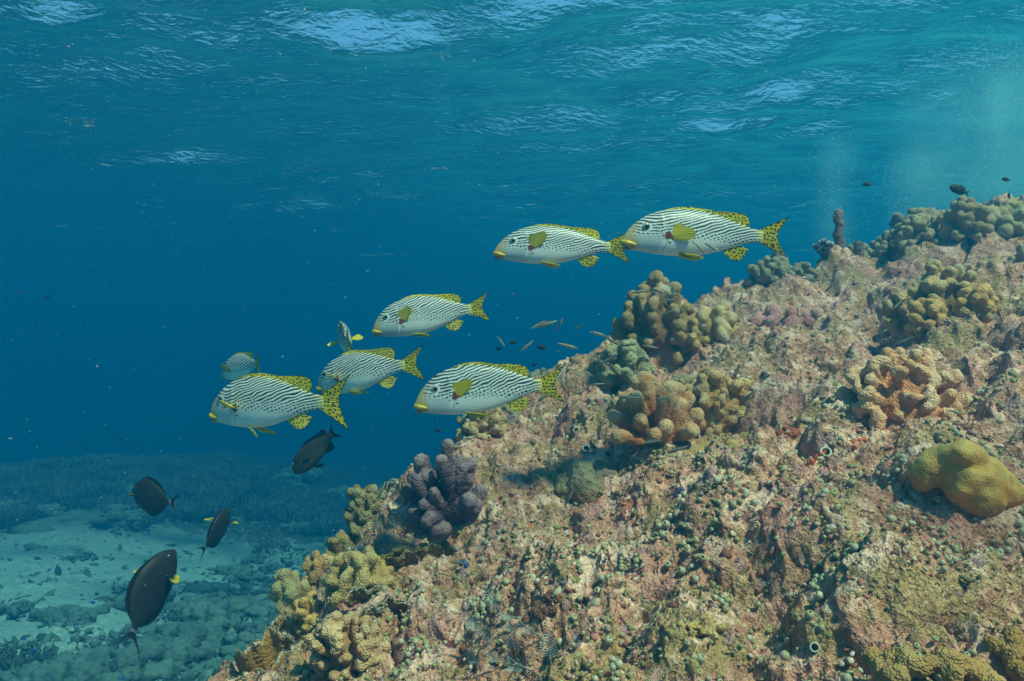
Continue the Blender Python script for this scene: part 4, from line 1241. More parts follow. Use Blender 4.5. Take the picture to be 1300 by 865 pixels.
    for px, py, Y, hd in ((50, 742, 5.6, (.9, .3, -.1)), (95, 797, 4.9, (-.6, .3, .5)), (155, 862, 4.6, (.9, .2, .1)), (42, 825, 4.9, (.9, .2, -.2)), (45, 640, 9, (-.9, .3, .1)), (58, 637, 9, (.9, .2, .1)), (114, 671, 8, (.9, .2, .1)),
                          (62, 724, 6, (.6, .2, .6)), (66, 861, 4.7, (-.7, .5, .3)), (203, 640, 7, (.8, .4, .1)), (10, 605, 10, (.8, .3, .1)), (30, 812, 5, (.8, .3, .1)), (73, 606, 10, (.8, .3, .1)), (106, 638, 8.5, (.8, .3, .1))):
        o = copy_tree(b0); reorient(o, at(px, py, Y), hd, 0, random.uniform(.8, 1.05))
    # small striped wrasses
    WR = Prof(([0, .04, .15, .35, .6, .8, .88], [.0, .03, .052, .064, .056, .04, .04]), ([0, .04, .15, .35, .6, .8, .88], [-.01, -.03, -.052, -.064, -.055, -.036, -.036]), ([0, .05, .2, .4, .65, .88], [.005, .03, .05, .05, .035, .01]), .88)
    def wcol(s, t, y):
        c = np.tile(np.array((.52, .46, .32)), (len(s), 1))
        c = blend(c, sstep(t, -.02, -.05), (.50, .42, .28))
        c = blend(c, sstep(t, .024, .034), (.03, .026, .02))
        c = blend(c, sstep(np.abs(t + .006), .022, .015), (.03, .022, .016))
        return c
    pos = [(683, 413, 2.6, 28, 1), (697, 411, 2.6, 18, 1.1), (711, 411, 2.7, 65, .85), (735, 415, 2.8, 35, .65), (636, 434, 2.8, -50, .8), (670, 439, 2.7, 42, .95), (719, 439, 2.6, -14, 1.1), (762, 425, 2.8, -18, 1.1), (778, 434, 2.9, -32, .95),
           (774, 456, 2.8, 30, 1.2), (800, 438, 2.9, 8, .95), (828, 441, 2.9, -12, .9), (780, 468, 2.9, -45, 1), (815, 370, 2.8, 10, 1.05), (836, 370, 2.8, -25, 1), (846, 381, 2.8, -8, .95), (848, 397, 2.9, 25, .9), (888, 315, 2.25, -48, .85), (903, 314, 2.2, -30, .8),
           (760, 488, 2.9, 5, .85), (799, 505, 2.4, 0, 1.05), (828, 561, 2.2, 10, 1), (861, 571, 2.2, 22, 1), (944, 442, 3.0, -35, 1), (978, 432, 3.1, 22, .85), (980, 408, 3.2, 22, .9), (953, 501, 2.5, 40, .95), (1029, 355, 3.5, -12, 1.15), (1054, 365, 3.5, 45, 1),
           (1064, 365, 3.5, 70, .7), (1140, 387, 3.2, 38, 1.1), (1152, 404, 3.1, 10, .95), (1164, 414, 3.1, 12, .85), (1150, 432, 2.7, 25, .95), (1134, 341, 3.8, -15, .9), (1266, 405, 2.8, -45, .9), (1279, 487, 2.4, 3, 1.1), (485, 622, 2.6, 68, 1.05), (582, 715, 2.3, 2, .8),
           (455, 700, 2.55, 45, .7), (722, 632, 2.3, 62, 1), (738, 498, 2.8, 20, .8), (1211, 523, 2.2, -12, .8), (748, 475, 3, -30, .8), (690, 505, 2.9, 35, .9), (906, 457, 2.8, -25, .8), (1102, 418, 3.2, 30, .8)]
    w0 = None
    for i, (px, py, Y, ang, sc) in enumerate(pos):
        a = radians(ang)
        hd = (cos(a) * (1 if i % 3 else -1), .25 * (1 if i % 2 else -1), sin(a) * (1 if i % 3 else -1))
        if w0 is None:
            w0 = simple_fish("striped_wrasse", "x", "fish", WR, .062, at(px, py, Y), hd, bend=.2, seed=12, colfn=wcol, tail=(.055, .95, 1.0, 1.5), tailc=(.5, .46, .36), finc=(.5, .45, .3), res=(36, 44), eye=(.07, .015, .016), mat='skin',
                             dors=(.22, .84, [0, .025, .03, .03, .02], .3), anal=(.45, .84, [0, .025, .03, .02], .3))
            o = w0
        else:
            o = copy_tree(w0); reorient(o, at(px, py, Y), hd, 0, sc)
        o["group"] = "small striped wrasses in the open water" if px < 760 else "small striped wrasses hovering over the corals"
        o["label"] = "tiny cream wrasse with dark lengthwise stripes in the open water" if px < 760 else "tiny cream wrasse with dark lengthwise stripes hovering over the corals"
# ------------------------------------------------------------------ small life on the rock, sea-bed corals, bubbles
def scatter_rock(n, seed, az=(-22, 37), r=(1.0, 4.2), mask=None, inside=-.03):
    q = np.random.default_rng(seed)
    a = np.radians(q.uniform(*az, n)); rr = np.exp(q.uniform(math.log(r[0]), math.log(r[1]), n))
    x, y = rr * np.sin(a), rr * np.cos(a)
    k = crest_dist(x, y) < inside
    if mask is not None: k &= mask(x, y, q)
    x, y = x[k], y[k]
    z = reef_full(x, y)
    e = .012
    nx = -(reef_full(x + e, y) - reef_full(x - e, y)) / (2 * e); ny = -(reef_full(x, y + e) - reef_full(x, y - e)) / (2 * e)
    N = np.stack([nx * .6, ny * .6, np.ones_like(nx)], 1); N /= np.linalg.norm(N, axis=1, keepdims=True)
    return np.stack([x, y, z], 1), N, q

def frames(N, q):
    """random orthonormal frames with z along N"""
    r = q.normal(size=N.shape); x = np.cross(r, N); x /= np.linalg.norm(x, axis=1, keepdims=True); y = np.cross(N, x)
    return np.stack([x, y, N], 1)        # rows: local axes

def instance_mesh(name, V, F, P, Fr, S, mat, tint, smooth=True):
    """one mesh holding many copies of (V, F); tint (n,3) or (n,len(V),3)"""
    n = len(P)
    W = np.einsum('vk,nkj->nvj', V, Fr) * S[:, None, None] if S.ndim == 1 else np.einsum('nvk,nkj->nvj', V[None] * S[:, None, :], Fr)
    W = W + P[:, None]
    fl = F if isinstance(F, list) else [F]
    off = (np.arange(n) * len(V))[:, None, None]
    FF = [(f[None] + off).reshape(-1, f.shape[1]) for f in fl]
    if tint.ndim == 2: tint = np.repeat(tint[:, None], len(V), 1)
    return mesh_np(name, W.reshape(-1, 3), FF, mat, tint.reshape(-1, 3), smooth)

def tint_material(name, rough=.7, spec=.25, nscale=90, bump=.002, trans=0.0):
    m = NT(name)
    tint = m.n("Attribute", attribute_name="tint").outputs["Color"]
    co = m.n("NewGeometry").outputs["Position"]
    n = m.noise(co, nscale, 3, .6)
    c = m.mix(m.math('MULTIPLY', m.ramp(n, .35, .7), .45), tint, m.mix(.5, tint, (.03, .03, .02)))
    return m.finish(c, rough, m.bump(n, bump, .6), spec)

def build_squirts():
    mat = tint_material("sea_squirt_skin", .5, .35, 160, .001)
    prof = [(.05, -.35), (.42, -.25), (.78, .15), (.92, .6), (.86, 1.05), (.62, 1.42), (.40, 1.55), (.30, 1.50), (.27, 1.30), (.20, 1.0), (.02, .9)]
    V, F = lathe(prof, 14)
    zr = np.tile([p[1] for p in prof], 14); idx = np.tile(np.arange(len(prof)), 14)
    def tints(base, q):
        out = np.repeat(base[None], len(V), 0)
        up = np.clip((zr - .7) / .7, 0, 1)[:, None]
        out = out * (1 - .45 * up) + np.array((.42, .40, .12)) * .45 * up
        out[idx >= 8] = (.15, .21, .02)
        return np.clip(out + q.normal(0, .012, out.shape), .01, .9)
    def mask(x, y, q):
        p = pts3(x, y)
        return (fbm(p * 5.2 + 9, 3, 201) + q.uniform(-.22, .22, len(x))) > .10
    P, N, q = scatter_rock(12000, 17, (-16, 37), (.95, 3.6), mask)
    size = q.gamma(5.0, .0010, len(P)) * .8 + .0018
    size = np.clip(size, .0025, .0098)
    key = -size / P[:, 1]
    inview = (np.abs(P[:, 0] / P[:, 1]) < .64) & (np.abs(P[:, 2] / P[:, 1]) < .43)
    o = np.argsort(np.where(inview, key, 1)); P, N, size = P[o], N[o], size[o]
    tilt = N + q.normal(0, .25, N.shape); tilt /= np.linalg.norm(tilt, axis=1, keepdims=True)
    Fr = frames(tilt, q)
    tmpl = []
    for b in ((.46, .39, .29), (.36, .31, .22), (.52, .44, .36), (.36, .33, .27)):
        tmpl.append(mesh_np("sea_squirt", V + 0, F, mat, tints(np.array(b), q)))
    for i in range(300):
        o = bpy.data.objects.new("sea_squirt", tmpl[i % 4]); COL.objects.link(o)
        s = size[i]; M = Matrix([list(r) for r in Fr[i].T]).to_4x4()
        o.matrix_world = Matrix.Translation(Vector(P[i])) @ M @ Matrix.Scale(s, 4)
        tag(o, "pale green urn shaped sea squirt with a bright green mouth on the rock", "sea squirt", "pale green sea squirts on the reef rock")
    rest = slice(300, None)
    base = np.array((.38, .345, .235)) * q.uniform(.65, 1.15, (len(P) - 300, 1)) * (1 + q.normal(0, .08, (len(P) - 300, 3)))
    T = np.stack([tints(b, q) for b in base])
    me = instance_mesh("sea_squirt_carpet", V, F, P[rest], Fr[rest], size[rest], mat, T)
    link("sea_squirt_carpet", me, label="carpet of tinier pale green sea squirts all over the rock", cat="sea squirts", kind="stuff")

def build_clutter():
    mat = tint_material("reef_crust", .9, .12, 120, .003)
    parts = []
    q = np.random.default_rng(31)
    pal = np.array([(.42, .28, .19), (.46, .18, .15), (.52, .40, .29), (.26, .25, .10), (.30, .10, .08), (.58, .48, .38), (.30, .19, .10), (.40, .25, .25), (.20, .18, .09)])
    # knobbly crust: many small irregular lumps sunk into the rock
    iv, itri = ico(3)
    for k, (n, smin, smax, rr) in enumerate(((20000, .0018, .0055, (.95, 2.6)), (9000, .004, .009, (1.7, 4.8)))):
        P, N, q = scatter_rock(n, 41 + k, (-22, 37), rr, lambda x, y, q: fbm(pts3(x, y) * 7 + 3 * k, 2, 211 + k) + q.uniform(-.3, .3, len(x)) > 0)
        iv, itri = ico(2)
        for j in range(3):
            sel = np.arange(len(P)) % 3 == j
            Pj, Nj = P[sel], N[sel]; m = len(Pj)
            V = iv * (1 + .55 * fbm(iv * 1.5 + 3 * j + k, 3, 221 + 5 * k + j))[:, None]
            S = q.uniform(smin, smax, m)[:, None] * np.stack([q.uniform(.5, 1.6, m), q.uniform(.5, 1.6, m), q.uniform(.4, 1.1, m)], 1)
            ci = np.floor((fbm(Pj * 3.0 + 1.3, 3, 231) * 1.3 + .5 + q.normal(0, .09, m)) * len(pal)).astype(int) % len(pal)
            T = pal[ci] * q.uniform(.7, 1.15, (m, 1))
            parts.append((instance_mesh("reef_crust", V, itri, Pj - Nj * smin * .5, frames(Nj, q), S, mat, T), k))
    for k in (0, 1):
        for me, kk in parts:
            if kk == k:
                link("reef_crust", me, label=["fine knobbly coralline crust and grit on the near rock", "knobbly crust and dead coral bits on the farther rock"][k], cat="reef crust", kind="stuff")
    # short turf and leafy algae
    bl = np.array([(-.10, 0, 0), (.10, 0, 0), (.13, .03, .5), (-.13, .03, .5), (.03, .12, 1.0), (-.03, .12, 1.0)])
    bf = np.array([(0, 1, 2, 3), (3, 2, 4, 5)])
    Vs, Fs = [], []
    for j in range(6):
        a = j * 1.05; R = np.array([(cos(a), sin(a), 0), (-sin(a), cos(a), 0), (0, 0, 1)])
        t = .35 + .12 * (j % 3)
        T = np.array([(1, 0, 0), (0, cos(t), -sin(t)), (0, sin(t), cos(t))])
        Vs.append(bl * (.8 + .1 * (j % 4)) @ T @ R); Fs.append(bf + 6 * j)
    V, F = np.concatenate(Vs), np.concatenate(Fs)
    P, N, q = scatter_rock(15000, 61, (-22, 37), (.95, 4.6), lambda x, y, q: fbm(pts3(x, y) * 4 + 7, 3, 241) + q.uniform(-.3, .3, len(x)) > .05)
    m = len(P)
    c = np.array([(.17, .19, .06), (.25, .25, .11), (.30, .20, .13), (.20, .10, .08), (.33, .33, .2)])[q.integers(0, 5, m)] * q.uniform(.6, 1.2, (m, 1))
    me = instance_mesh("algae_turf", V, F, P, frames(N, q), q.uniform(.004, .013, m), mat, c, False)
    link("algae_turf", me, label="short green and brown algae turf growing over the rock", cat="algae", kind="stuff")

def feather(n=13, length=1.0, width=.5):
    """flat plume: curved stem with two rows of barbs"""
    Vs, Fs = [], []; off = 0
    def rod(a, b, r0, r1):
        nonlocal off
        a, b = np.array(a), np.array(b); t = b - a; t /= np.linalg.norm(t)
        u = np.cross(t, (0.3, .9, .1)); u /= np.linalg.norm(u); w = np.cross(t, u)
        ring = [(cos(k * 2.0944), sin(k * 2.0944)) for k in range(3)]
        Vs.append(np.array([a + (u * x + w * y) * r0 for x, y in ring] + [b + (u * x + w * y) * r1 for x, y in ring]))
        Fs.append(np.array([(k, (k + 1) % 3, 3 + (k + 1) % 3, 3 + k) for k in range(3)]) + off); off += 6
    pt = lambda s: np.array((.10 * s * s, .22 * s * s, s)) * length
    for i in range(n):
        s0, s1 = i / n, (i + 1) / n
        rod(pt(s0), pt(s1), .022 * (1 - .6 * s0), .022 * (1 - .6 * s1))
        if i > 3:
            w = width * math.sin(pi * min(1, s0 * .85 + .15)) ** .6
            for sd in (1, -1):
                p = pt(s0); rod(p, p + np.array((sd * w * .5, .02, .20 * w)), .015, .009)
    return np.concatenate(Vs), np.concatenate(Fs)

def build_extras(k):
    m_f = plain_material("pale_hydroid", (.40, .42, .38), .7, .2)
    V, F = feather()
    me = mesh_np("feather_hydroid", V, F, m_f)
    r = random.Random(3)
    spots_ = [(640, 838), (652, 800), (668, 822), (628, 815), (650, 856), (676, 845), (612, 842), (690, 806), (664, 780), (640, 775), (700, 838), (606, 800)]
    for i, (px, py) in enumerate(spots_):
        p, n = spot(px, py + 6)
        o = link("feather_hydroid", me, None, p, None, "pale feathery hydroid plume in the cluster low on the left rock face", "hydroid", "feathery hydroid plumes low on the rock")
        n2 = (n + Vector((r.uniform(-.9, .9), -.5, r.uniform(-.3, .5)))).normalized()
        o.rotation_mode = 'QUATERNION'; o.rotation_quaternion = Vector((0, 0, 1)).rotation_difference(n2); o.scale = (r.uniform(.06, .09),) * 3
    m_g = plain_material("grey_hydroid", (.22, .27, .24), .8, .15)
    me2 = mesh_np("feather_bush", V, F, m_g)
    for i in range(9):
        px, py = 494 + r.uniform(-20, 28), 690 + r.uniform(-18, 14)
        p, n = spot(px, py)
        o = link("feather_hydroid", me2, None, p, None, "grey feathery hydroid plume in the tuft below the purple coral", "hydroid", "grey feathery tuft below the purple coral")
        n2 = (n + Vector((r.uniform(-.8, .5), -.6, r.uniform(.0, .6)))).normalized()
        o.rotation_mode = 'QUATERNION'; o.rotation_quaternion = Vector((0, 0, 1)).rotation_difference(n2); o.scale = (r.uniform(.06, .09),) * 3
    # sponges
    def patch(name, px, py, w, h, col, label, cat, seed, thick=.25, n=9, tip=None, depth=None):
        p, nn = spot(px, py, depth=depth); s = p.y / FPX; q = random.Random(seed)
        S = [(q.gauss(0, .36) * w * s, q.gauss(0, .36) * h * s, q.uniform(-.1, .15) * w * thick * s, w * s * q.uniform(.14, .26) , q.random()) for _ in range(n)]
        S = [(x, y, z, min(rr, w * s * (.12 + thick * .5)), t) for x, y, z, rr, t in S]
        me = finish_coral(name, S, max(.0022, w * s * .035), col, tip or col, seed, rough=(.003, 60, .002, 150), smooth=3)
        return place(name, me, p - nn * w * s * .05, nn, 0, .1, label, cat)
    patch("orange_sponge", 665, 668, 12, 12, (.62, .10, .012), "round bright orange sponge ball alone on the left slope", "sponge", 1, .9, 8)
    patch("orange_sponge", 1026, 588, 30, 16, (.34, .08, .035), "largest orange red sponge crust beside the small dark hole", "sponge", 2, .06, 14)
    patch("orange_sponge", 1084, 562, 20, 11, (.42, .11, .04), "bright orange sponge crust up right of the dark hole", "sponge", 3, .08, 10)
    patch("orange_sponge", 1012, 552, 30, 16, (.28, .07, .04), "dull red sponge crust above the largest orange one", "sponge", 4, .12, 12)
    patch("orange_sponge", 795, 548, 30, 14, (.60, .22, .04), "orange sponge at the foot of the orange brown finger coral", "sponge", 5, .3, 8)
    patch("blue_sponge", 590, 712, 17, 17, (.03, .07, .26), "small dark blue sponge on the left slope under the purple coral", "sponge", 6, .35, 8)
    patch("blue_sponge", 862, 626, 20, 9, (.02, .035, .12), "small navy blue sponge in the middle of the rock face", "sponge", 7, .3, 8)
    patch("red_sponge", 648, 700, 12, 12, (.18, .06, .03), "small dark red sponge below the orange ball", "sponge", 8, .5, 6)
    patch("red_sponge", 570, 822, 32, 28, (.13, .03, .025), "dark red sponge crust low on the left rock face", "sponge", 9, .06, 20)
    patch("red_sponge", 690, 770, 40, 32, (.14, .06, .04), "rust brown sponge crust above the feathery plumes", "sponge", 10, .06, 20)
    patch("yellow_sponge", 890, 572, 60, 32, (.34, .28, .09), "yellow green sponge crust below the golden tan coral", "sponge", 11, .08, 22, (.46, .40, .18))
    patch("yellow_sponge", 895, 800, 34, 40, (.36, .30, .11), "pale yellow green sponge crust low in the middle of the rock", "sponge", 12, .08, 20, (.50, .44, .22))
    patch("pink_crust", 1262, 440, 74, 40, (.33, .20, .165), "pink coralline crust over the boulder at the right edge", "coralline crust", 13, .10, 34, (.42, .28, .24))
    patch("pink_crust", 968, 408, 44, 30, (.40, .22, .22), "pale pink coralline lumps left of the rock pinnacle", "coralline crust", 14, .4, 14, (.5, .32, .3))
    patch("pink_crust", 1010, 412, 40, 26, (.34, .16, .15), "dusky pink crust lumps at the foot of the rock pinnacle", "coralline crust", 15, .4, 12, (.45, .28, .24))
    # feather star on the pinnacle: dark with white bands
    p, n = spot(1045, 352, depth=4.3); s = p.y / FPX
    q = random.Random(4); S = []
    for i in range(16):
        a = i * 2.399; el = .5 + .5 * q.random()
        for j in range(6):
            t = j / 5
            S.append((cos(a) * 14 * s * t * cos(el), sin(a) * 14 * s * t * cos(el), (4 + 22 * t * sin(el)) * s, (3.0 - .8 * t) * s, float(j % 2)))
    me = finish_coral("feather_star", S, .0035, (.02, .025, .03), (.45, .5, .5), 61, rough=(.002, 60, .002, 150), smooth=1, tip_lo=.3, tip_hi=.8)
    place("feather_star", me, p, n, 0, 1.0, "dark feather star with white bands on the rock pinnacle", "feather star")
    # ringed siphons on the brown mound and two lone ones
    m_s = tint_material("siphon_skin", .5, .3, 200, .001)
    prof = [(.9, -.6), (1.0, 0), (1.02, .5), (.95, .8), (.80, .86), (.66, .75), (.60, .2), (.55, -.4), (.02, -.5)]
    V, F = lathe(prof, 20); idx = np.tile(np.arange(9), 20)
    T = np.tile(np.array((.20, .15, .07)), (len(V), 1)); T[(idx >= 2) & (idx <= 5)] = (.46, .48, .42); T[idx > 5] = (.008, .008, .008)
    me = mesh_np("siphon", V, F, m_s, T)
    for (px, py, rad, lb) in ((744, 571, 5.2, "round pale ringed siphon hole in the middle of the brown mound"), (732, 548, 4.2, "pale ringed siphon at the upper left of the brown mound"),
                              (748, 596, 4.0, "lowest ringed siphon at the foot of the brown mound"), (1048, 578, 7.5, "dark round hole between the orange sponge crusts"),
                              (1034, 826, 6.5, "dark ringed siphon low at the right near the mustard crust")):
        p, n = spot(px, py); sc = p.y / FPX
        o = link("ringed_siphon", me, None, p, None, lb, "sea squirt")
        n2 = (n + Vector((0, -1.4, .2))).normalized()
        o.rotation_mode = 'QUATERNION'; o.rotation_quaternion = Vector((0, 0, 1)).rotation_difference(n2); o.scale = (rad * sc,) * 3

# ---- sea bed corals
def staghorn(seed, n=70, mat=None):
    r = random.Random(seed); Vs, Fs = [], []; off = 0
    def limb(a, d, ln, rad, depth):
        nonlocal off
        k = 4; pts = []; p = Vector(a); dd = Vector(d)
        for i in range(k):
            pts.append((p.copy(), rad * (1 - .55 * i / (k - 1))))
            dd = (dd + Vector((r.gauss(0, .16), r.gauss(0, .16), r.gauss(.08, .1)))).normalized(); p = p + dd * ln / (k - 1)
        ring = [(cos(j * pi / 2.5), sin(j * pi / 2.5)) for j in range(5)]
        u = dd.cross(Vector((.3, .8, .4))).normalized(); w = dd.cross(u)
        V = [list(c + (u * x + w * y) * q) for c, q in pts for x, y in ring] + [list(p + dd * rad * .3)]
        F = [(i * 5 + j, i * 5 + (j + 1) % 5, (i + 1) * 5 + (j + 1) % 5, (i + 1) * 5 + j) for i in range(k - 1) for j in range(5)]
        Vs.append(np.array(V)); Fs.append(np.array(F) + off); off += len(V)
        if depth:
            for _ in range(r.choice((1, 2, 2))):
                i = r.randrange(1, k)
                limb(pts[i][0], (dd + Vector((r.gauss(0, 1.0), r.gauss(0, 1.0), r.uniform(-.2, .5)))).normalized(), ln * r.uniform(.5, .8), pts[i][1] * .85, depth - 1)
    for _ in range(n):
        a = r.uniform(0, 6.28); q = math.sqrt(r.random())
        limb((cos(a) * q * .42, sin(a) * q * .34, -.03), Vector((cos(a) * q * .8, sin(a) * q * .8, r.uniform(.5, 1.1))).normalized(), r.uniform(.10, .17), r.uniform(.018, .026), 3)
    V = np.concatenate(Vs); F = np.concatenate(Fs)
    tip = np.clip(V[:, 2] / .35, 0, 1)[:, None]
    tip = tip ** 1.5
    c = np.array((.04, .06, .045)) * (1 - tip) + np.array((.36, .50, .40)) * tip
    return mesh_np("staghorn_coral", V, F, mat, c)

def bommie(seed, mat):
    r = random.Random(seed)
    S = [(r.gauss(0, .24), r.gauss(0, .2), r.uniform(-.06, .18), r.choice((.05, .07, .09, .12, .16)) * r.uniform(.8, 1.2), r.random()) for _ in range(46)]
    v, f, T, nr = blob_mesh("dead_coral_head", S, .014, 1)
    v = v + nr * (.05 * fbm(v * 9, 3, seed) + .035 * np.abs(fbm(v * 26, 2, seed + 1)))[:, None]
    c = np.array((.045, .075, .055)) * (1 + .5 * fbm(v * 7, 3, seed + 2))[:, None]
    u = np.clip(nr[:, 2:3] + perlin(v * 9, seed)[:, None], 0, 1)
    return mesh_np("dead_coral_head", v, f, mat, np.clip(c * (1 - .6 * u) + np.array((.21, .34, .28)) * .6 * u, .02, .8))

def build_sea_life():
    mat = tint_material("sea_bed_coral", .9, .1, 14, .02)
    q = random.Random(21)
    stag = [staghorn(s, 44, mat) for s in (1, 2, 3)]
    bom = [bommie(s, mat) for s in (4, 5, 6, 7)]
    def put(name, me, px, py, sc, label, cat, group, sink=.0):
        # stand on the bed where the sight line meets it
        t = np.linspace(3.5, 40, 3000); x = (px - CX) / FPX * t; z = (CY - py) / FPX * t
        h = sea_full(x, t); k = np.nonzero(z < h)[0]
        if not len(k): return None
        i = k[0]
        if crest_dist(np.array([x[i]]), np.array([t[i]]))[0] < .9: return None
        o = link(name, me, None, (x[i], t[i], h[i] - sink * sc), (q.uniform(-.1, .1), q.uniform(-.1, .1), q.uniform(0, 6.28)), label, cat, group)
        o.scale = (sc * q.uniform(.85, 1.2), sc * q.uniform(.85, 1.2), sc * q.uniform(.7, 1.05))
        return o
    gS, gH = "staghorn thickets at the back of the sea bed", "dead coral heads strewn over the sea bed"
    n = 0
    while n < 105:
        px = q.uniform(-30, 420); py = q.gauss(630, 20) + (px - 150) * .05
        if math.sin(px * .031 + py * .05) + q.uniform(-.6, .6) < -.25: continue
        if py < 575 or py > 678: continue
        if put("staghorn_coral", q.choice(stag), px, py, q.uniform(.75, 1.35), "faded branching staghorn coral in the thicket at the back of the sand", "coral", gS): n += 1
        else: n += .05
    n = 0
    while n < 100:
        px = q.uniform(-20, 470); py = 590 + 280 * q.random() ** .8
        dens = .05 if (px < 330 and 662 < py < 830 and px + (py - 668) * .6 < 330) else .9
        if px > 215: dens = .95
        if q.random() > dens: continue
        sc = q.choice((.25, .35, .5, .5, .75)) * q.uniform(.7, 1.2)
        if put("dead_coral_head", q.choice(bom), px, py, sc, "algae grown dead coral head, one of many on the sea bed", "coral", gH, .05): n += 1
        else: n += .05
    for px, py, sc, s, lb in ((165, 752, .55, stag[0], "low branching coral on the sand behind the nearest black fish"), (205, 785, .5, stag[1], "spiky branching coral right of the nearest black fish"),
                              (120, 832, .5, stag[2], "loose branching coral at the bottom of the sand"), (20, 848, .8, stag[0], "branching coral in the lower left corner"),
                              (300, 760, .6, stag[1], "branching coral on the rubble left of the reef edge"), (345, 700, .7, stag[2], "branching coral on the rubble far below the purple coral"),
                              (262, 818, .5, bom[1], None)):
        if lb: put("branching_coral", s, px, py, sc, lb, "coral", None)
    # rubble on the bed
    iv, itri = ico(1)
    g = np.random.default_rng(77)
    n = 26000
    a = np.radians(g.uniform(-36, 4, n)); r_ = np.exp(g.uniform(math.log(4.6), math.log(19), n))
    x, y = r_ * np.sin(a), r_ * np.cos(a)
    msk = np.clip(fbm(pts3(x, y) * .55 + 4, 3, 104) * 2 + .05 + .22 * (x + 2.9), 0, 1) + .08 > g.random(n)
    k = msk & (crest_dist(x, y) > .5)
    x, y = x[k], y[k]; n = len(x)
    P = np.stack([x, y, sea_full(x, y)], 1)
    N = np.tile((0, 0, 1.0), (n, 1)) + g.normal(0, .5, (n, 3)); N /= np.linalg.norm(N, axis=1, keepdims=True)
    S = (np.exp(g.normal(0, .45, n)) * .020)[:, None] * np.stack([np.ones(n), g.uniform(.35, .7, n), g.uniform(1.0, 3.2, n)], 1)
    Fr = frames(N, g); Fr = Fr[:, [2, 1, 0]] if False else np.stack([Fr[:, 0], Fr[:, 2], Fr[:, 1]], 1)
    T = np.array([(.13, .22, .17), (.05, .08, .06), (.20, .31, .25), (.09, .13, .10)])[g.integers(0, 4, n)] * g.uniform(.6, 1.2, (n, 1))
    link("coral_rubble", instance_mesh("coral_rubble", iv, itri, P, Fr, S, mat, T), label="broken coral rubble lying over the sea bed", cat="coral rubble", kind="stuff")

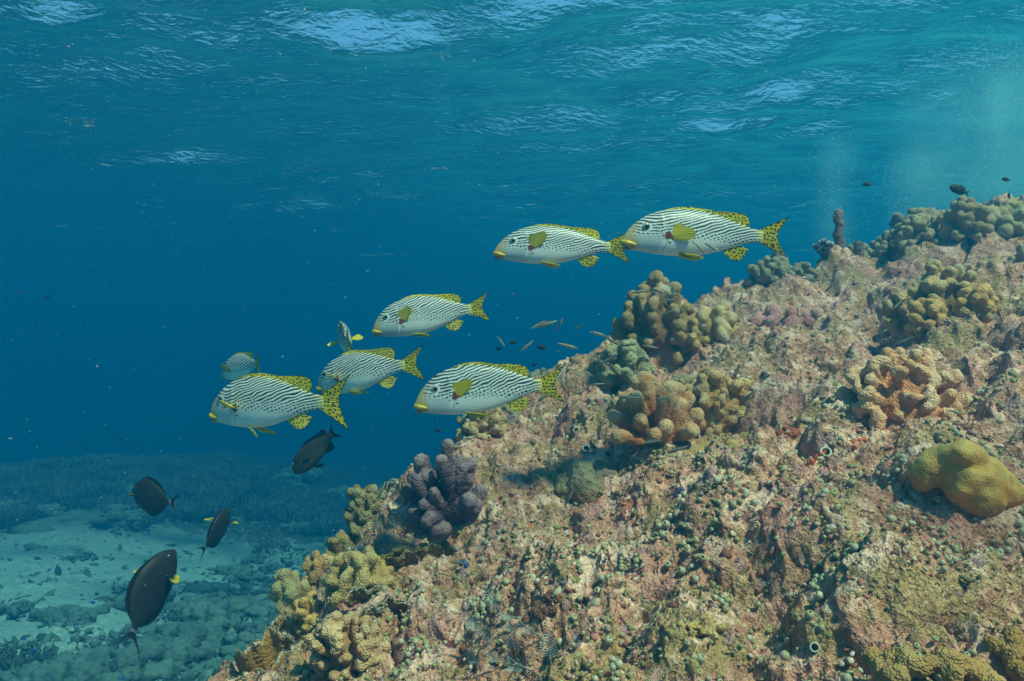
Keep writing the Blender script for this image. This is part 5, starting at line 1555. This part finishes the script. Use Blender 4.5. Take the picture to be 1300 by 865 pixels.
MIST = 1.6
def build_water_specks():
    iv, itri = ico(1)
    g = np.random.default_rng(5)
    m = NT("bubble_skin")
    b = m.n("BsdfPrincipled", {"Base Color": (.80, .90, .92), "Roughness": .25, "Specular IOR Level": .8})
    tr = m.n("BsdfTransparent"); mx = m.n("MixShader", {0: .45, 1: b.outputs[0], 2: tr.outputs[0]})
    m.t.links.new(mx.outputs[0], m.out.inputs["Surface"])
    Ps, Ss = [], []
    # columns of fine bubbles rising behind the right ridge: (px foot, px head, py foot, py head, depth, spread px, count)
    for x0, x1, y0, y1, Y, sp, n in ((1068, 1052, 350, 170, 7.0, 13, 900), (1150, 1165, 330, 190, 7.0, 17, 1400), (1190, 1190, 320, 210, 7.4, 30, 900), (1240, 1262, 300, 60, 6.6, 36, 3600), (1290, 1300, 270, 30, 6.2, 26, 2200), (1120, 1120, 330, 200, 7.6, 50, 500)):
        t = g.random(n) ** .8
        px = x0 + (x1 - x0) * t + g.normal(0, 1, n) * sp * (.55 + .9 * t) + 6 * np.sin(t * 9 + x0); py = y0 + (y1 - y0) * t + g.normal(0, 8, n)
        yy = Y + g.normal(0, .25, n)
        Ps.append(np.stack([(px - CX) / FPX * yy, yy, (CY - py) / FPX * yy], 1)); Ss.append(np.clip(np.exp(g.normal(-6.1, .42, n)), .0008, .006))
    P, S = np.concatenate(Ps), np.concatenate(Ss)
    k = P[:, 2] < SURF_Z - .8; P, S = P[k], S[k]
    link("bubble_columns", instance_mesh("bubble_columns", iv, itri, P, frames(np.tile((0, 0, 1.0), (len(P), 1)), g), S, m.m, np.ones((len(P), 3))),
         label="columns of fine air bubbles rising behind the right ridge", cat="bubbles", kind="stuff")
    cols = ((1062, 8, 360, 150, 7.0, 30), (1158, 8, 350, 170, 7.0, 36), (1262, 14, 320, 60, 6.4, 105))
    for x0, dx, y0, y1, Y, wpx in cols:
        a, b = at(x0, y0, Y), at(x0 + dx, y1, Y); w = wpx / FPX * Y
        t = np.linspace(0, 1, 12); rr = w * 1.6 * np.sqrt(np.clip(1 - (2 * t - 1) ** 4, .02, 1))
        prof_c = [a.lerp(b, float(q_)) for q_ in t]
        th = np.arange(20) / 20 * 2 * pi
        V = np.array([[(c.x + r_ * cos(h_), c.y + r_ * sin(h_), c.z) for h_ in th] for c, r_ in zip(prof_c, rr)]).reshape(-1, 3)
        F = np.array([[i * 20 + j, i * 20 + (j + 1) % 20, (i + 1) * 20 + (j + 1) % 20, (i + 1) * 20 + j] for i in range(11) for j in range(20)])
        V = np.concatenate([V, [prof_c[0][:]], [prof_c[-1][:]]])
        C = np.array([[240, (j + 1) % 20, j] for j in range(20)] + [[241, 220 + j, 220 + (j + 1) % 20] for j in range(20)])
        me = mesh_np("bubble_mist", V, [F, C], None)
        cx_, hx = (a.x + b.x) / 2, (b.x - a.x) / (b.z - a.z)
        mt = NT("bubble_mist"); co = mt.n("TexCoord").outputs["Object"]; sx = mt.n("SeparateXYZ", {0: co})
        ax = mt.math('SUBTRACT', mt.math('SUBTRACT', sx.outputs[0], a.x), mt.math('MULTIPLY', mt.math('SUBTRACT', sx.outputs[2], a.z), hx))
        ay = mt.math('SUBTRACT', sx.outputs[1], Y)
        r2 = mt.math('SQRT', mt.math('ADD', mt.math('MULTIPLY', ax, ax), mt.math('MULTIPLY', ay, ay)))
        fall = mt.ramp(r2, w * 1.5, 0.0)
        zf = mt.math('MULTIPLY', mt.ramp(sx.outputs[2], a.z, a.z + (b.z - a.z) * .35), mt.ramp(sx.outputs[2], b.z, b.z - (b.z - a.z) * .3))
        nz = mt.noise(mt.n("Mapping", {"Vector": co, "Scale": (1.0, 1.0, .45)}).outputs[0], 2.4, 3, .6)
        den = mt.math('MULTIPLY', mt.math('MULTIPLY', fall, zf), mt.math('MULTIPLY', mt.ramp(nz, .3, .75), MIST))
        pv = mt.n("VolumePrincipled", {"Density": den}); pv.inputs["Color"].default_value = (.35, .93, .97, 1); pv.inputs["Absorption Color"].default_value = (.3, 1, 1, 1)
        mt.t.links.new(pv.outputs[0], mt.out.inputs["Volume"])
        me.materials.append(mt.m)
        link("bubble_mist", me, label="pale mist of microscopic bubbles around a bubble column", cat="bubbles", kind="stuff")
    m2 = tint_material("plankton", .9, .1)
    n = 1900
    yy = np.exp(g.uniform(math.log(.7), math.log(6), n)); px = g.uniform(-20, 1320, n); py = g.uniform(-10, 875, n)
    P = np.stack([(px - CX) / FPX * yy, yy, (CY - py) / FPX * yy], 1)
    k = (P[:, 2] > reef_h(P[:, 0], P[:, 1]) + .12); P = P[k]; n = len(P)
    S = np.clip(np.exp(g.normal(-7.8, .4, n)), .0002, .0015)[:, None] * np.stack([np.ones(n), np.ones(n), g.uniform(.8, 2.5, n)], 1)
    N = g.normal(size=(n, 3)); N /= np.linalg.norm(N, axis=1, keepdims=True)
    link("drifting_plankton", instance_mesh("drifting_plankton", iv, itri, P, frames(N, g), S, m2, np.tile((.36, .36, .33), (n, 1))),
         label="pale specks of plankton drifting in the water", cat="plankton", kind="stuff")
build_water_surface()
build_haze()
build_reef()
build_seabed()
build_sea_life()
MOUND_SCALE = build_corals()
build_extras(MOUND_SCALE)
build_clutter()
build_squirts()
build_fish()
build_water_specks()
